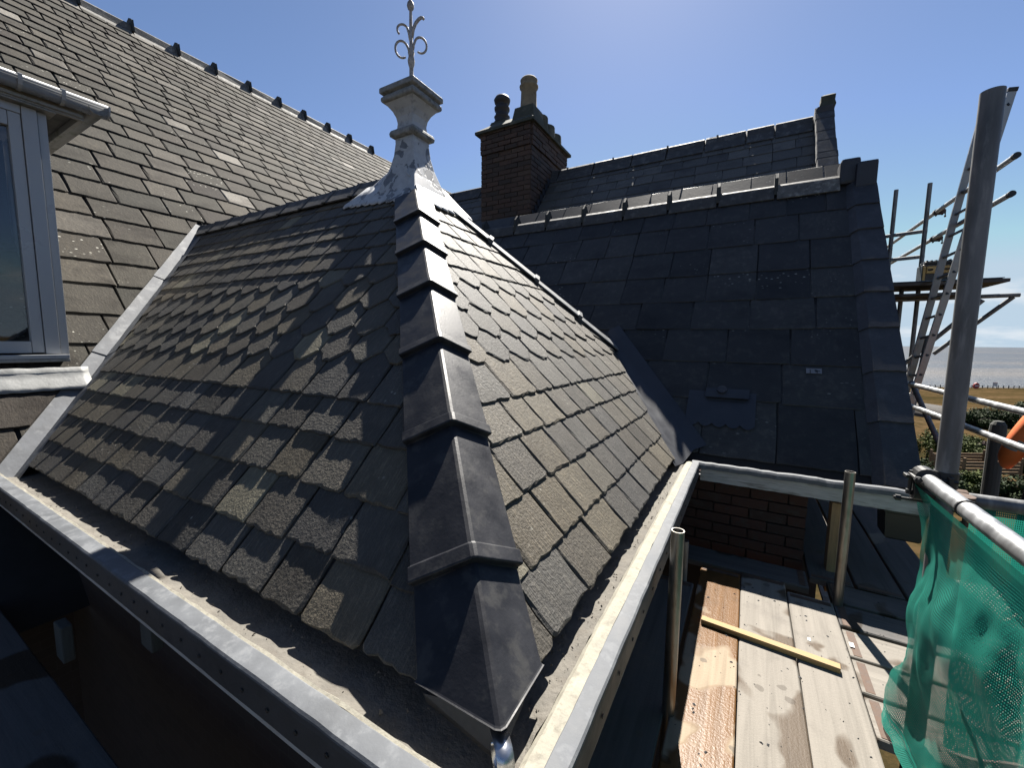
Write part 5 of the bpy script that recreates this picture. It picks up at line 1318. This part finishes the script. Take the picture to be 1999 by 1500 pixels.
bo.modifiers.clear(); bo.data = me2; me2.materials.clear()
for n_ in ('orange', 'navy', 'skin', 'band_grey', 'black'): me2.materials.append(MATS[n_])
for p in me2.polygons:
    c = p.center; z = c.z; lat = abs(c.dot(sidep)); p.use_smooth = True
    arm = lat > .20 or c.dot(fwd_p) > .20
    if z < .08: p.material_index = 4
    elif z < .92: p.material_index = 1
    elif z > 1.46 and lat < .13: p.material_index = 2
    elif arm and c.dot(fwd_p) > .27 and z < 1.2: p.material_index = 2
    elif (arm and 1.20 < z < 1.245) or (not arm and (1.05 < z < 1.10)): p.material_index = 3
    else: p.material_index = 0
hc = J['hd1'] + V((0, 0, .03)) - fwd_p * .012
hv, hf = lathe_geo(V((0, 0, 0)), [(.104 * math.cos(R(a_)), .115 * math.sin(R(a_))) for a_ in (-5, 15, 35, 55, 72, 86)], 18)
o = bpy.data.objects.new('hair', me_from('hair', [v + hc for v in hv], hf, 'hair', True)); link(o, pe)
for s_ in (-1, 1):
    q = J['hd1'] + fwd_p * .09 + sidep * (.033 * s_) + V((0, 0, .0)); o = bpy.data.objects.new('eye', me_from('eye', *lathe_geo(q - V((0, 0, .010)), [(.003, 0), (.010, .005), (.012, .010), (.010, .015), (.003, .02)], 10), 'black', True)); link(o, pe)
    q = J['hd1'] + sidep * (.097 * s_) + V((0, 0, -.03)); o = bpy.data.objects.new('ear', me_from('ear', *lathe_geo(q, [(.006, 0), (.018, .015), (.02, .04), (.008, .06)], 10), 'skin', True)); link(o, pe)
q = J['hd1'] + fwd_p * .095 + V((0, 0, -.045)); o = bpy.data.objects.new('nose', me_from('nose', *lathe_geo(q, [(.016, 0), (.014, .015), (.006, .045)], 10), 'skin', True)); link(o, pe)
for i, t_ in enumerate((-.24, 0, .24)):
    board(fx - .5, fx + 1.6, fy + t_ - .11, fy + t_ + .11, 'board', ('near', 'middle', 'far')[i] + ' board under the person in orange', z=FZ, along='X', group='boards under the person')

# ------------------------------------------------------------------ ground, sea, garden
GZ0 = -9.0
def cf(depth, lat, z): return V((_f.x * depth + _r.x * lat, _f.y * depth + _r.y * lat, z))
def gz(depth):          # gentle fall to the shore
    return GZ0
SH = 91.0
gr_o = add('ground', [cf(-30000, -30000, GZ0), cf(-30000, 30000, GZ0), cf(SH, 30000, GZ0), cf(SH, -30000, GZ0), cf(SH + 3, 30000, GZ0 - 1.5), cf(SH + 3, -30000, GZ0 - 1.5)], [(0, 1, 2, 3), (3, 2, 4, 5)], 'ground'); tag(gr_o, kind='structure')
se = add('sea', [cf(SH + 1, -40000, GZ0 - .9), cf(SH + 1, 40000, GZ0 - .9), cf(60000, 40000, GZ0 - .9), cf(60000, -40000, GZ0 - .9)], [(0, 1, 2, 3)], 'sea'); tag(se, kind='structure')
def foliage(center, rx, ry, rz, n_, leaf, seed, lobes=9):
    rg = random.Random(seed); vs_, fs = [], []; C_ = V(center)
    L_ = []
    for i in range(lobes):
        a_ = rg.uniform(0, 6.28); q = rg.uniform(.2, .75); L_.append((V((math.cos(a_) * rx * q, math.sin(a_) * ry * q, rz * rg.uniform(.25, .75))), rg.uniform(.28, .5)))
    for i in range(n_):
        lc, lr = rg.choice(L_); d_ = V((rg.gauss(0, 1), rg.gauss(0, 1), rg.gauss(0, 1))).normalized(); k = lr * rg.uniform(.55, 1.05)
        p = C_ + lc + V((d_.x * rx * k, d_.y * ry * k, d_.z * rz * k * .9))
        if p.z < C_.z: p.z = C_.z + rg.uniform(0, .2)
        x = V((rg.uniform(-1, 1), rg.uniform(-1, 1), rg.uniform(-.7, .7))).normalized(); y = x.cross(d_)
        if y.length < .1: continue
        y.normalize(); s_ = leaf * rg.uniform(.6, 1.4); k0 = len(vs_)
        vs_ += [p - x * s_, p - y * s_ * .5, p + x * s_, p + y * s_ * .5 + d_ * s_ * .25]; fs.append([k0, k0 + 1, k0 + 2, k0 + 3])
    return vs_, fs
def bush(depth, lat, rx, ry, rz, mat, n_, leaf, seed, label, name='bush', cat='bush', group='garden bushes'):
    c = cf(depth, lat, GZ0); e = empty(name, c, label, cat, group)
    add('crown', *foliage(c + V((0, 0, .05)), rx, ry, rz, n_, leaf, seed), mat, e)
    st = []
    for i in range(4): st.append(sweep_geo([c + V((rnd.uniform(-.2, .2), rnd.uniform(-.2, .2), 0)), c + V((rnd.uniform(-.3, .3) * rx, rnd.uniform(-.3, .3) * ry, rz * .35)), c + V((rnd.uniform(-.6, .6) * rx, rnd.uniform(-.6, .6) * ry, rz * .8))], [.06, .04, .015], 6))
    add('stem', *join(*st), 'bark', e)
def at_px(x, y, z=GZ0):
    r_ = ray(x, y); k = z / r_.z; p = r_ * k; return p.dot(_f), p.dot(_r)
bl = [(1808, 905, 2.2, 2.2, 2.6, 'leaf_mid', 'bright green bush below the ladder foot'), (1868, 880, 2.4, 2.2, 1.5, 'leaf_mid', 'yellow-green bush behind the tall standard'),
      (1908, 885, 1.7, 1.6, 1.1, 'leaf_purple', 'purple-leaved shrub between green bushes'), (1925, 905, 1.9, 1.8, 1.6, 'leaf_mid', 'light green bush behind the timber planter'),
      (1912, 965, 1.5, 1.4, 1.25, 'leaf_mid', 'light green bush in front of the timber planter'), (1985, 920, 2.2, 2.0, 2.0, 'leaf_dark', 'dark green bush right of the wooden post'),
      (1985, 985, 1.9, 1.7, 1.5, 'leaf_dark', 'dark bush low behind the crosswise rail'), (1825, 960, 1.8, 1.7, 1.8, 'leaf_dark', 'dark bush at the verge of the dark roof'), (2060, 930, 2.6, 2.4, 2.4, 'leaf_dark', 'dark bush beyond the person in orange')]
for i, (x, y, rx, ry, rz, mt, lab) in enumerate(bl):
    dp, lt = at_px(x, y); bush(dp, lt, rx, ry, rz, mt, 6000, .085, 40 + i, lab)
for i, (x, y, lab) in enumerate(((1900, 834, 'dark clipped hedge clump left of the gap in the field'), (1938, 832, 'dark hedge clump in the middle of the field hedge'), (1978, 832, 'tall dark hedge clump above the wooden post'), (2035, 832, 'dark hedge clump past the right edge'))):
    dp, lt = at_px(x, y); bush(dp, lt, 2.6, 1.5, (1.5, 2.0, 2.7, 2.9)[i], 'leaf_dark', 6000, .11, 60 + i, lab, 'hedge', 'hedge', 'field hedge')
# timber planter
dp, lt = at_px(1898, 935); pc_ = cf(dp, lt, GZ0)
pl = empty('timber_planter', pc_, 'slatted raw timber planter box among the bushes', 'planter')
for i in range(4):
    for s_ in (-1, 1):
        add('side_board', *box_geo(pc_ + _f * (1.1 * s_) + V((0, 0, .75 + i * .22)), _r, _f, (0, 0, 1), 1.9, .03, .085), 'planter', pl)
        add('end_board', *box_geo(pc_ + _r * (1.9 * s_) + V((0, 0, .75 + i * .22)), _f, _r, (0, 0, 1), 1.1, .03, .085), 'planter', pl)
for sx_ in (-1, 1):
    for sy_ in (-1, 1): add('corner_post', *box_geo(pc_ + _r * (1.88 * sx_) + _f * (1.08 * sy_) + V((0, 0, .85)), _r, _f, (0, 0, 1), .06, .06, .9), 'planter', pl)
# arched dark shed in the field
dp, lt = at_px(1828, 815); sc_ = cf(dp, lt, GZ0)
vs_ = []
for s_ in (-2.2, 2.2):
    for k in range(13): a_ = math.pi * k / 12; vs_.append(sc_ + _r * (math.cos(a_) * 1.9) + _f * s_ + V((0, 0, math.sin(a_) * 1.55)))
sh = add('arched_shed', vs_, [list(range(13)), [13 + k for k in range(13)][::-1]] + [[k, k + 1, 14 + k, 13 + k] for k in range(12)], 'dark_timber'); tag(recenter(sh), 'dark arched shed standing in the dry field', 'shed')
# shore fence with signs
SF = 89.5
fe = empty('shore_fence', cf(SF, 95, GZ0), 'low post-and-rail fence along the shore', 'fence')
for i in range(60):
    x = 72 + i * 1.15; add('fence_post', *box_geo(cf(SF, x, GZ0 + .32), _r, _f, (0, 0, 1), .06, .05, .32), 'grey_timber', fe)
add('fence_rail', *box_geo(cf(SF, 106, GZ0 + .42), _r, _f, (0, 0, 1), 34.5, .02, .025), 'grey_timber', fe)
q = cf(88.5, 910 / FPX * 88.5, GZ0)
lbx = empty('lifebuoy_stand', q, 'red eight-sided lifebuoy housing by the shore fence', 'lifebuoy stand')
add('housing', *tube_geo(q + V((0, 0, .62)) - _f * .12, q + V((0, 0, .62)) + _f * .12, .66, 8), 'sign_red', lbx)
add('white_band', *box_geo(q + V((0, 0, .62)) - _f * .13, _r, _f, (0, 0, 1), .40, .01, .13), 'sign_white', lbx)
add('stand_leg', *box_geo(q + V((0, 0, .1)), _r, _f, (0, 0, 1), .05, .05, .1), 'grey_timber', lbx)
q = cf(88.5, 947 / FPX * 88.5, GZ0)
sg = empty('notice_board', q, 'white notice board on two posts by the shore', 'sign')
add('panel', *box_geo(q + V((0, 0, 1.0)), _r, _f, (0, 0, 1), .48, .02, .40), 'sign_white', sg)
add('red_strip', *box_geo(q + V((0, 0, 1.34)) - _f * .03, _r, _f, (0, 0, 1), .46, .005, .05), 'sign_red', sg)
for s_ in (-1, 1): add('sign_post', *box_geo(q + _r * (.42 * s_) + V((0, 0, .70)) + _f * .04, _r, _f, (0, 0, 1), .035, .02, .70), 'grey_timber', sg)
